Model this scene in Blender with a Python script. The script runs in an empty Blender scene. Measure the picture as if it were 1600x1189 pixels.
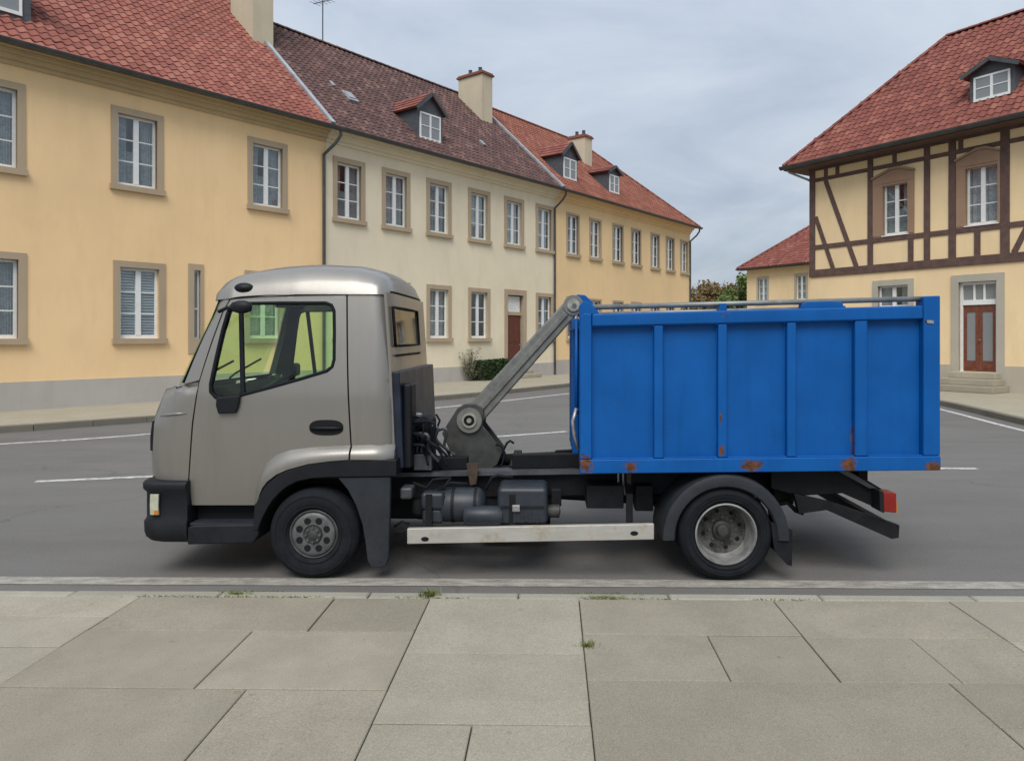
import bpy, bmesh, math, random
from mathutils import Vector, Matrix
from mathutils.geometry import delaunay_2d_cdt
R = math.radians
random.seed(7)
scene = bpy.context.scene
col = scene.collection

# ------------------------------------------------------------------ camera
FPX, PPX, PPY, CAMH = 1150.0, 845.0, 527.0, 1.8      # focal length and principal point in photo pixels
cam_d = bpy.data.cameras.new('camera')
cam_d.sensor_width = 36.0
cam_d.lens = FPX / 1600 * 36.0
cam_d.shift_x = -(PPX - 800) / 1600
cam_d.shift_y = -(594.5 - PPY) / 1600
cam_d.clip_end = 2000
cam = bpy.data.objects.new('camera', cam_d)
cam.location = (0, 0, CAMH)
cam.rotation_euler = (R(90), 0, 0)
col.objects.link(cam)
scene.camera = cam

# ------------------------------------------------------------------ sky, sun, exposure
SUN_EL, SUN_AZ = 52.0, 188.0         # azimuth clockwise from +Y: behind the camera, slightly left
world = bpy.data.worlds.new('World')
scene.world = world
world.use_nodes = True
nt = world.node_tree
nt.nodes.clear()
def wn(t, **kw):
    n = nt.nodes.new(t)
    for k, v in kw.items(): setattr(n, k, v)
    return n
out = wn('ShaderNodeOutputWorld'); bg = wn('ShaderNodeBackground')
sky = wn('ShaderNodeTexSky', sky_type='NISHITA')
sky.sun_disc = False
sky.sun_elevation = R(SUN_EL); sky.sun_rotation = R(SUN_AZ)
sky.dust_density = 2.0; sky.ozone_density = 1.5
tc = wn('ShaderNodeTexCoord'); sep = wn('ShaderNodeSeparateXYZ')
nt.links.new(tc.outputs['Generated'], sep.inputs[0])
def wmath(op, a, b=None, clamp=False):
    n = wn('ShaderNodeMath', operation=op); n.use_clamp = clamp
    for i, v in enumerate((a, b)):
        if v is None: continue
        if isinstance(v, (int, float)): n.inputs[i].default_value = v
        else: nt.links.new(v, n.inputs[i])
    return n.outputs[0]
zc = wmath('MAXIMUM', sep.outputs['Z'], 0.0)
den = wmath('ADD', zc, 0.22)
comb = wn('ShaderNodeCombineXYZ')
nt.links.new(wmath('DIVIDE', sep.outputs['X'], den), comb.inputs[0])
nt.links.new(wmath('DIVIDE', sep.outputs['Y'], den), comb.inputs[1])
nz = wn('ShaderNodeTexNoise'); nz.inputs['Scale'].default_value = 1.6
nz.inputs['Detail'].default_value = 7; nz.inputs['Roughness'].default_value = 0.55; nz.inputs['Distortion'].default_value = 0.5
nt.links.new(comb.outputs[0], nz.inputs['Vector'])
cr = wn('ShaderNodeValToRGB')
cr.color_ramp.elements[0].position = 0.33; cr.color_ramp.elements[0].color = (0.208, 0.244, 0.293, 1)
cr.color_ramp.elements[1].position = 0.67; cr.color_ramp.elements[1].color = (0.308, 0.336, 0.372, 1)
nt.links.new(nz.outputs['Fac'], cr.inputs[0])
# overcast dome: brighter towards the zenith (CIE overcast sky)
grad = wmath('ADD', wmath('MULTIPLY', zc, 1.0), 0.92)
cl = wn('ShaderNodeVectorMath', operation='SCALE')
nt.links.new(cr.outputs[0], cl.inputs[0]); nt.links.new(grad, cl.inputs['Scale'])
sk = wn('ShaderNodeVectorMath', operation='SCALE'); sk.inputs['Scale'].default_value = 0.08
nt.links.new(sky.outputs[0], sk.inputs[0])
mx = wn('ShaderNodeMix', data_type='RGBA'); mx.inputs['Factor'].default_value = 0.88
nt.links.new(sk.outputs[0], mx.inputs['A']); nt.links.new(cl.outputs[0], mx.inputs['B'])
nt.links.new(mx.outputs['Result'], bg.inputs['Color']); bg.inputs['Strength'].default_value = 1.0
nt.links.new(bg.outputs[0], out.inputs[0])

sun_d = bpy.data.lights.new('sun', 'SUN')
sun_d.energy = 1.5; sun_d.angle = R(35); sun_d.color = (1.0, 0.95, 0.88)
sun = bpy.data.objects.new('sun', sun_d)
az = R(SUN_AZ)
sdir = Vector((math.sin(az) * math.cos(R(SUN_EL)), math.cos(az) * math.cos(R(SUN_EL)), math.sin(R(SUN_EL))))
sun.rotation_euler = sdir.to_track_quat('Z', 'Y').to_euler()
sun.location = (0, -20, 40)
col.objects.link(sun)
vs = scene.view_settings
vs.view_transform = 'Standard'; vs.look = 'None'; vs.gamma = 1; vs.use_curve_mapping = False
vs.exposure = 0.88
scene.render.resolution_x = 1024; scene.render.resolution_y = 760

# ------------------------------------------------------------------ materials
MATS = {}
class NB:
    """small node builder"""
    def __init__(s, name):
        s.m = bpy.data.materials.new(name); s.m.use_nodes = True
        s.t = s.m.node_tree; s.t.nodes.clear()
        s.out = s.t.nodes.new('ShaderNodeOutputMaterial')
        s.p = s.t.nodes.new('ShaderNodeBsdfPrincipled')
        s.t.links.new(s.p.outputs[0], s.out.inputs[0])
        MATS[name] = s.m
    def n(s, t, **kw):
        x = s.t.nodes.new(t)
        for k, v in kw.items(): setattr(x, k, v)
        return x
    def l(s, a, b): s.t.links.new(a, b)
    def set(s, **kw):
        for k, v in kw.items():
            i = s.p.inputs[k.replace('_', ' ')]
            if hasattr(v, 'is_linked') or isinstance(v, bpy.types.NodeSocket): s.l(v, i)
            else: i.default_value = v
    def math(s, op, a, b=None, c=None, clamp=False):
        x = s.n('ShaderNodeMath', operation=op); x.use_clamp = clamp
        for i, v in enumerate((a, b, c)):
            if v is None: continue
            if isinstance(v, (int, float)): x.inputs[i].default_value = v
            else: s.l(v, x.inputs[i])
        return x.outputs[0]
    def coord(s, kind='Object'):
        if kind == 'World': return s.n('ShaderNodeNewGeometry').outputs['Position']
        return s.n('ShaderNodeTexCoord').outputs[kind]
    def noise(s, vec, scale, detail=3, rough=0.5, dist=0.0):
        x = s.n('ShaderNodeTexNoise'); x.inputs['Scale'].default_value = scale
        x.inputs['Detail'].default_value = detail; x.inputs['Roughness'].default_value = rough
        x.inputs['Distortion'].default_value = dist
        s.l(vec, x.inputs['Vector']); return x.outputs['Fac']
    def scale(s, vec, v):
        x = s.n('ShaderNodeMapping'); x.inputs['Scale'].default_value = v; s.l(vec, x.inputs['Vector']); return x.outputs[0]
    def ramp(s, f, stops):
        x = s.n('ShaderNodeValToRGB'); e = x.color_ramp.elements
        while len(e) < len(stops): e.new(0.5)
        for i, (p, c) in enumerate(stops):
            e[i].position = p; e[i].color = (*c, 1) if not isinstance(c, (int, float)) else (c, c, c, 1)
        s.l(f, x.inputs[0]); return x.outputs[0]
    def mix(s, f, a, b, blend='MIX'):
        x = s.n('ShaderNodeMix', data_type='RGBA', blend_type=blend)
        for v, k in ((f, 'Factor'), (a, 'A'), (b, 'B')):
            i = x.inputs[k]
            if isinstance(v, bpy.types.NodeSocket): s.l(v, i)
            elif isinstance(v, (int, float)): i.default_value = v
            else: i.default_value = (*v, 1)
        return x.outputs['Result']
    def bump(s, h, strength=0.3, dist=0.01):
        x = s.n('ShaderNodeBump'); x.inputs['Strength'].default_value = strength; x.inputs['Distance'].default_value = dist
        s.l(h, x.inputs['Height']); s.l(x.outputs[0], s.p.inputs['Normal'])

def mul(c, k): return tuple(min(1, v * k) for v in c)
def plaster(name, c, stain=0.12):
    b = NB(name); w = b.coord('World')
    big = b.noise(w, 0.35, 4, 0.55); mid = b.noise(b.scale(w, (1, 1, .35)), 2.2, 5, 0.6); fine = b.noise(w, 55, 3, 0.6)
    base = b.mix(b.ramp(big, [(.3, 0.0), (.7, 1.0)]), mul(c, 1 - stain * .6), mul(c, 1.04))
    base = b.mix(b.math('MULTIPLY', b.ramp(mid, [(.48, 0.0), (.75, 1.0)]), stain * 1.6), base, mul(c, .72))
    drip = b.noise(b.scale(w, (3.2, 3.2, .22)), 1.6, 5, .65)
    base = b.mix(b.math('MULTIPLY', b.ramp(drip, [(.55, 0.0), (.72, 1.0)]), stain*.7), base, mul(c, .72))
    base = b.mix(b.math('MULTIPLY', fine, .16), base, mul(c, .7))
    b.set(Base_Color=base, Roughness=.92, Specular_IOR_Level=.2)
    b.bump(fine, .35, .008)
plaster('plaster_ochre', (.90, .64, .355), .16); plaster('plaster_cream', (.80, .71, .535), .18); plaster('plaster_gold', (.84, .615, .345), .16)
plaster('plaster_straw', (.85, .655, .395), .18); plaster('plinth_grey', (.47, .445, .41), .3); plaster('plinth_sand', (.48, .43, .35), .3)
plaster('chimney_render', (.58, .51, .38), .25)
plaster('sandstone', (.46, .365, .255), .3); plaster('redstone', (.34, .22, .15), .3); plaster('greystone', (.45, .42, .35), .3)
def dusty(name, c, rough=.55, spec=.3, dust=.3, nscale=5, bump=.15, fine=120):
    b = NB(name); w = b.coord('World'); f = b.noise(w, nscale, 5, .65); g = b.noise(w, nscale*6, 5, .7)
    sx = b.n('ShaderNodeSeparateXYZ'); b.l(w, sx.inputs[0])
    low = b.ramp(b.math('ADD', sx.outputs['Z'], b.math('MULTIPLY', b.math('SUBTRACT', f, .5), .7)), [(.15, 1.0), (.85, .18)])
    k = b.math('MULTIPLY', b.math('MULTIPLY', low, b.ramp(b.math('ADD', b.math('MULTIPLY', f, .6), b.math('MULTIPLY', g, .4)), [(.38, .05), (.66, 1.0)])), dust, clamp=True)
    base = b.mix(b.ramp(f, [(.3, 0.0), (.7, 1.0)]), mul(c, .75), mul(c, 1.3))
    b.set(Base_Color=b.mix(k, base, (.085, .074, .060)), Roughness=b.math('ADD', rough, b.math('MULTIPLY', k, .4), clamp=True), Specular_IOR_Level=spec)
    b.bump(b.noise(w, fine, 3, .6), bump, .004)
def simple(name, c, rough=.5, metal=0.0, var=.1, nscale=6, spec=.5, kind='Object', bump=0, fine=60):
    b = NB(name); w = b.coord(kind)
    f = b.noise(w, nscale, 5, .6)
    b.set(Base_Color=b.mix(b.ramp(f, [(.3, 0.0), (.7, 1.0)]), mul(c, 1 - var), mul(c, 1 + var)), Metallic=metal, Specular_IOR_Level=spec)
    b.set(Roughness=b.ramp(f, [(.3, max(0.02, rough - .08)), (.7, min(1, rough + .08))]))
    if bump: b.bump(b.noise(w, fine, 3, .6), bump, .004)
    return b
simple('white_paint', (.74, .75, .74), .45, var=.05)
simple('curtain', (.60, .60, .58), .95, var=.25, nscale=14)
simple('lace', (.72, .72, .71), .95, var=.3, nscale=18)
simple('blind', (.74, .75, .74), .7, var=.08)
simple('zinc_dark', (.085, .092, .095), .45, .55, var=.25, nscale=3)
simple('zinc_light', (.40, .42, .44), .5, .5, var=.2, nscale=3)
simple('slate', (.07, .078, .09), .6, var=.25, nscale=9)
simple('timber', (.105, .062, .052), .8, var=.3, nscale=5, bump=.4, fine=25)
simple('eave_board', (.16, .11, .075), .8, var=.2)
simple('door_wood', (.16, .05, .028), .5, var=.3, nscale=7)
simple('door_red', (.115, .032, .02), .55, var=.2)
simple('dark_room', (.02, .02, .02), .9)
dusty('black_plastic', (.006, .0075, .011), .52, .25, .18)
dusty('plastic_blue_grey', (.020, .026, .036), .42, .4, .22, 7)
dusty('fender_plastic', (.017, .021, .027), .58, .3, .22)
dusty('rubber', (.007, .009, .0125), .8, .18, .12, 9, .2, 90)
dusty('chassis_black', (.0045, .0055, .008), .6, .2, .22, 8)
simple('frame_top', (.07, .075, .082), .5, .3, var=.3, nscale=9)
simple('rim_grey', (.115, .118, .118), .5, .35, var=.3, nscale=14)
simple('rim_dark', (.045, .045, .044), .6, .2, var=.4, nscale=14)
simple('rim_silver', (.32, .32, .31), .4, .55, var=.3, nscale=12)
simple('pin_steel', (.42, .42, .36), .4, .7, var=.25, nscale=16)
simple('interior_dark', (.010, .011, .012), .85, spec=.2)
simple('seat_cloth', (.05, .055, .06), .9)
simple('galvanised', (.34, .34, .34), .4, .6, var=.3, nscale=20)
simple('red_lens', (.22, .010, .008), .3, var=.1)
simple('amber_lens', (.5, .17, .02), .2, var=.1)
simple('lamp_clear', (.42, .43, .33), .15, var=.15, nscale=30)
simple('soil', (.10, .085, .06), .95)
simple('field', (.07, .10, .035), .95, nscale=.2, var=.3)
simple('bark', (.07, .05, .035), .9)

simple('added_pale_lining', (.62, .61, .53), .9)
simple('bulkhead_paint', (.012, .018, .032), .4, .0, spec=.35, var=.5, nscale=4, bump=.15, fine=40)
simple('bracket_paint', (.05, .053, .05), .55, .2, var=.35, nscale=9, bump=.2, fine=40)
simple('rusty_steel', (.055, .036, .025), .8, .1, var=.5, nscale=14)
simple('rail_steel', (.20, .21, .21), .45, .5, var=.3, nscale=8)

def leafmat(name, c1, c2):
    b = NB(name); g = b.n('ShaderNodeNewGeometry')
    f = b.noise(b.coord('World'), 1.4, 3)
    mixf = b.math('ADD', b.math('MULTIPLY', g.outputs['Random Per Island'], .6), b.math('MULTIPLY', f, .5), clamp=True)
    b.set(Base_Color=b.mix(mixf, c1, c2), Roughness=.7, Specular_IOR_Level=.25)
leafmat('leaf_green', (.05, .085, .022), (.17, .23, .07)); leafmat('leaf_autumn', (.10, .075, .03), (.25, .17, .075))
leafmat('leaf_hedge', (.012, .026, .010), (.05, .085, .03)); leafmat('leaf_pale', (.09, .10, .06), (.24, .24, .15)); leafmat('weed', (.06, .09, .02), (.20, .22, .07))

def tilemat(name, stops, moss=.0):
    b = NB(name); g = b.n('ShaderNodeNewGeometry'); oi = b.n('ShaderNodeObjectInfo')
    r = b.math('FRACT', b.math('ADD', g.outputs['Random Per Island'], b.math('MULTIPLY', oi.outputs['Random'], 3.7)))
    c = b.ramp(r, stops); w = g.outputs['Position']
    big = b.noise(w, .8, 4, .6); f = b.noise(w, 30, 4, .6)
    c = b.mix(b.math('MULTIPLY', b.ramp(big, [(.45, 0.0), (.75, 1.0)]), .45 + moss), c, mul(stops[0][1], .6))
    c = b.mix(b.math('MULTIPLY', f, .3), c, mul(stops[0][1], .55))
    b.set(Base_Color=c, Roughness=.85, Specular_IOR_Level=.25); b.bump(f, .25, .006)
tilemat('tile_red', [(0, (.23, .080, .064)), (.35, (.27, .096, .074)), (.7, (.31, .116, .087)), (1, (.36, .150, .113))])
tilemat('tile_brown', [(0, (.090, .054, .052)), (.4, (.118, .068, .063)), (.8, (.15, .084, .074)), (1, (.20, .12, .105))])
tilemat('tile_orange', [(0, (.21, .078, .055)), (.4, (.245, .092, .064)), (.8, (.28, .110, .076)), (1, (.32, .14, .10))])
tilemat('tile_russet', [(0, (.19, .064, .052)), (.4, (.23, .078, .062)), (.8, (.27, .096, .073)), (1, (.32, .13, .098))])

def glass(name, tint, alpha, spec_col=(1, 1, 1), ior=1.5):
    b = NB(name); b.t.nodes.remove(b.p)
    tr = b.n('ShaderNodeBsdfTransparent'); tr.inputs[0].default_value = (*tint, 1)
    gl = b.n('ShaderNodeBsdfGlossy'); gl.inputs['Roughness'].default_value = .03; gl.inputs[0].default_value = (*spec_col, 1)
    fr = b.n('ShaderNodeFresnel'); gb = b.n('ShaderNodeNewGeometry')
    b.l(b.math('ADD', ior, b.math('MULTIPLY', gb.outputs['Backfacing'], 1/ior-ior)), fr.inputs[0])   # thin pane: same reflectance from either side
    m = b.n('ShaderNodeMixShader'); b.l(b.math('ADD', fr.outputs[0], alpha, clamp=True), m.inputs[0]); b.l(tr.outputs[0], m.inputs[1]); b.l(gl.outputs[0], m.inputs[2])
    b.l(m.outputs[0], b.out.inputs[0])
glass('window_glass', (.80, .84, .86), .03)
glass('cab_glass', (.74, .95, .70), .0)
glass('cab_glass_rear', (1, 1, .97), .0)

def asphalt():
    b = NB('asphalt'); w = b.coord('World')
    fine = b.noise(w, 140, 2, .7); agg = b.n('ShaderNodeTexVoronoi'); agg.inputs['Scale'].default_value = 75; b.l(w, agg.inputs['Vector'])
    big = b.noise(w, .22, 5, .6); mid = b.noise(b.scale(w, (.5, 1.6, 1)), 1.1, 5, .62)
    c = b.mix(b.ramp(big, [(.3, 0.0), (.7, 1.0)]), (.145, .139, .131), (.178, .171, .162))
    c = b.mix(b.math('MULTIPLY', b.ramp(mid, [(.42, 0.0), (.72, 1.0)]), .42), c, (.095, .089, .081))
    c = b.mix(b.math('MULTIPLY', b.ramp(fine, [(.35, 1.0), (.65, 0.0)]), .38), c, (.07, .07, .072))
    c = b.mix(b.math('MULTIPLY', b.ramp(agg.outputs['Distance'], [(.15, 1.0), (.5, 0.0)]), .22), c, (.24, .24, .23))
    # hairline cracks sealed with bitumen
    vo = b.n('ShaderNodeTexVoronoi', feature='DISTANCE_TO_EDGE'); vo.inputs['Scale'].default_value = .16
    wp = b.n('ShaderNodeVectorMath', operation='ADD'); nn = b.n('ShaderNodeTexNoise'); nn.inputs['Scale'].default_value = 1.2; nn.inputs['Detail'].default_value = 5
    b.l(w, nn.inputs['Vector']); b.l(w, wp.inputs[0]); b.l(nn.outputs['Color'], wp.inputs[1]); b.l(wp.outputs[0], vo.inputs['Vector'])
    crack = b.math('MULTIPLY', b.ramp(vo.outputs['Distance'], [(.0, 1.0), (.0035, 0.0)]), .35)
    c = b.mix(crack, c, (.05, .05, .05))
    b.set(Base_Color=c, Roughness=.86, Specular_IOR_Level=.3)
    b.bump(b.math('ADD', fine, b.math('MULTIPLY', agg.outputs['Distance'], -.6)), .5, .006)
asphalt()
def concrete(name, c, dark, rnd=True, speck=.3):
    b = NB(name); w = b.coord('World'); oi = b.n('ShaderNodeObjectInfo')
    fine = b.noise(w, 170, 2, .75); pit = b.noise(w, 60, 3, .6); mid = b.noise(w, 3.2, 6, .65); big = b.noise(w, .7, 4, .6)
    k = b.mix(oi.outputs['Random'], mul(c, .86), mul(c, 1.16)) if rnd else b.mix(0.0, c, c)
    k = b.mix(b.math('MULTIPLY', b.ramp(mid, [(.38, 1.0), (.62, 0.0)]), .30), k, dark)
    k = b.mix(b.math('MULTIPLY', b.ramp(big, [(.40, 1.0), (.65, 0.0)]), .22), k, dark)
    spot = b.n('ShaderNodeTexVoronoi'); spot.inputs['Scale'].default_value = 3.1; b.l(w, spot.inputs['Vector'])
    k = b.mix(b.math('MULTIPLY', b.ramp(b.math('ADD', spot.outputs['Distance'], b.math('MULTIPLY', b.math('SUBTRACT', mid, .5), .12)), [(.035, 1.0), (.07, 0.0)]), .38), k, mul(dark, .75))
    k = b.mix(b.math('MULTIPLY', b.ramp(pit, [(.28, 1.0), (.42, 0.0)]), .45), k, mul(dark, .8))
    k = b.mix(b.math('MULTIPLY', b.ramp(fine, [(.35, 1.0), (.6, 0.0)]), speck), k, mul(dark, .75))
    k = b.mix(b.math('MULTIPLY', b.ramp(fine, [(.58, 0.0), (.75, 1.0)]), speck), k, mul(c, 1.4))
    b.set(Base_Color=k, Roughness=.9, Specular_IOR_Level=.25); b.bump(b.math('ADD', fine, pit), .4, .004)
concrete('slab', (.325, .293, .230), (.175, .157, .118), speck=.5); concrete('slab_pale', (.375, .343, .275), (.21, .19, .147), speck=.5); concrete('kerb', (.37, .35, .285), (.20, .19, .155)); concrete('pave_far', (.38, .345, .265), (.25, .23, .18), False)
concrete('kerb_far', (.20, .185, .15), (.12, .11, .09)); concrete('gutter_strip', (.22, .215, .20), (.14, .135, .125)); concrete('joint', (.085, .08, .055), (.05, .05, .035), False)
concrete('step_stone', (.40, .36, .28), (.24, .22, .18))
def paint_line():
    b = NB('road_paint'); w = b.coord('World')
    f = b.noise(w, 9, 6, .75); g = b.noise(w, 120, 2, .6)
    wear = b.ramp(b.math('ADD', f, b.math('MULTIPLY', g, .35)), [(.56, 0.0), (.82, 1.0)])
    b.set(Base_Color=b.mix(wear, (.62, .62, .60), (.22, .22, .22)), Roughness=.75); b.bump(g, .3, .003)
paint_line()
def near_paint():
    b = NB('road_paint_worn'); w = b.coord('World')
    f = b.noise(b.scale(w, (1, 3, 1)), 5, 6, .75); g = b.noise(w, 110, 2, .6)
    wear = b.ramp(b.math('ADD', f, b.math('MULTIPLY', g, .4)), [(.48, 0.0), (.86, 1.0)])
    b.set(Base_Color=b.mix(wear, (.42, .40, .345), (.17, .163, .14)), Roughness=.8); b.bump(g, .4, .003)
near_paint()
def cab_paint():
    b = NB('cab_paint'); w = b.coord('Object')
    fl = b.noise(w, 900, 1, .5); d = b.noise(b.scale(w, (1, 1, .5)), 3.5, 5, .6)
    sx = b.n('ShaderNodeSeparateXYZ'); b.l(w, sx.inputs[0])
    c = b.mix(b.math('MULTIPLY', fl, .5), (.205, .195, .176), (.34, .326, .298))
    dirt = b.math('MULTIPLY', b.ramp(b.math('ADD', sx.outputs['Z'], b.math('MULTIPLY', b.math('SUBTRACT', d, .5), .6)), [(.55, 1.0), (.95, 0.0)]), .35)
    streak = b.noise(b.scale(w, (6, 6, .7)), 1.7, 5, .65)
    c = b.mix(b.math('MULTIPLY', b.ramp(streak, [(.5, 0.0), (.75, 1.0)]), .22), c, (.15, .135, .11))
    c = b.mix(dirt, c, (.15, .13, .105))
    b.set(Base_Color=c, Metallic=.5, Roughness=b.math('ADD', .34, b.math('ADD', b.math('MULTIPLY', d, .14), b.math('MULTIPLY', dirt, .6))), Coat_Weight=.6, Coat_Roughness=.14)
cab_paint()
def arm_paint():
    b = NB('arm_paint'); w = b.coord('Object'); f = b.noise(w, 9, 6, .7); g = b.noise(w, 45, 4, .6)
    c = b.mix(b.ramp(f, [(.3, 0.0), (.7, 1.0)]), (.13, .134, .126), (.22, .225, .21))
    c = b.mix(b.math('MULTIPLY', b.ramp(g, [(.6, 0.0), (.7, 1.0)]), .5), c, (.055, .052, .048))
    b.set(Base_Color=c, Metallic=.35, Roughness=b.ramp(f, [(.3, .38), (.7, .6)])); b.bump(g, .15, .003)
arm_paint()
def alu():
    b = NB('guard_alu'); w = b.coord('Object'); f = b.noise(b.scale(w, (.6, 3, 3)), 6, 6, .7)
    c = b.mix(b.ramp(f, [(.3, 0.0), (.7, 1.0)]), (.36, .35, .31), (.47, .455, .41))
    r = b.noise(b.scale(w, (1, 1, .8)), 5.0, 5, .7)
    c = b.mix(b.math('MULTIPLY', b.ramp(r, [(.55, 0.0), (.70, 1.0)]), .7), c, (.30, .19, .08))
    b.set(Base_Color=c, Metallic=.2, Roughness=.5)
alu()
# blue container paint; RUST filled in later with spots in container coordinates
def blue_paint(name, c, spots, metal_scr=True):
    b = NB(name); w = b.coord('Object')
    f = b.noise(w, 2.3, 5, .6); g = b.noise(w, 22, 5, .7); h = b.noise(w, 8, 6, .7)
    k = b.mix(b.ramp(f, [(.3, 0.0), (.7, 1.0)]), mul(c, .86), mul(c, 1.10))
    streak = b.noise(b.scale(w, (7, 7, .5)), 2.5, 5, .6)
    k = b.mix(b.math('MULTIPLY', b.ramp(streak, [(.52, 0.0), (.75, 1.0)]), .25), k, mul(c, .5))
    scr = b.noise(b.scale(w, (2.2, 2.2, 14)), 3.0, 7, .75)
    k = b.mix(b.math('MULTIPLY', b.ramp(scr, [(.66, 0.0), (.74, 1.0)]), .35), k, (.05, .14, .30))
    acc = None
    for (x, y, z, rx, rz) in spots:
        d = b.n('ShaderNodeVectorMath', operation='SUBTRACT'); b.l(w, d.inputs[0]); d.inputs[1].default_value = (x, y, z)
        s = b.n('ShaderNodeVectorMath', operation='MULTIPLY'); b.l(d.outputs[0], s.inputs[0]); s.inputs[1].default_value = (1 / rx, .35 / max(rx, rz), 1 / rz)
        ln = b.n('ShaderNodeVectorMath', operation='LENGTH'); b.l(s.outputs[0], ln.inputs[0])
        v = b.math('SUBTRACT', 1.0, ln.outputs['Value'])
        acc = v if acc is None else b.math('MAXIMUM', acc, v)
    rust = None
    if acc is not None:
        hh = b.noise(w, 26, 8, .8, .6)
        rv = b.math('ADD', b.math('MULTIPLY', acc, .9), b.math('ADD', b.math('MULTIPLY', b.math('SUBTRACT', h, .5), 2.0), b.math('MULTIPLY', b.math('SUBTRACT', hh, .5), 3.4)))
        rust = b.math('MULTIPLY', b.ramp(rv, [(.22, 0.0), (.42, 1.0)]), b.ramp(acc, [(-.25, 0.0), (.15, 1.0)]))
    sp = b.ramp(b.math('ADD', h, b.math('MULTIPLY', g, .25)), [(.80, 0.0), (.86, 1.0)])
    tot = b.math('MAXIMUM', rust, b.math('MULTIPLY', sp, .5)) if rust is not None else b.math('MULTIPLY', sp, .5)
    rc = b.ramp(g, [(.25, (.025, .014, .010)), (.5, (.10, .042, .020)), (.80, (.24, .092, .032))])
    k = b.mix(tot, k, rc)
    b.set(Base_Color=k, Roughness=b.math('ADD', b.math('MULTIPLY', tot, .45), b.ramp(f, [(.3, .42), (.7, .55)])), Specular_IOR_Level=.22)
    b.bump(b.math('ADD', b.math('MULTIPLY', f, .6), b.math('MULTIPLY', tot, b.math('MULTIPLY', g, -.5))), .35, .012)

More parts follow.
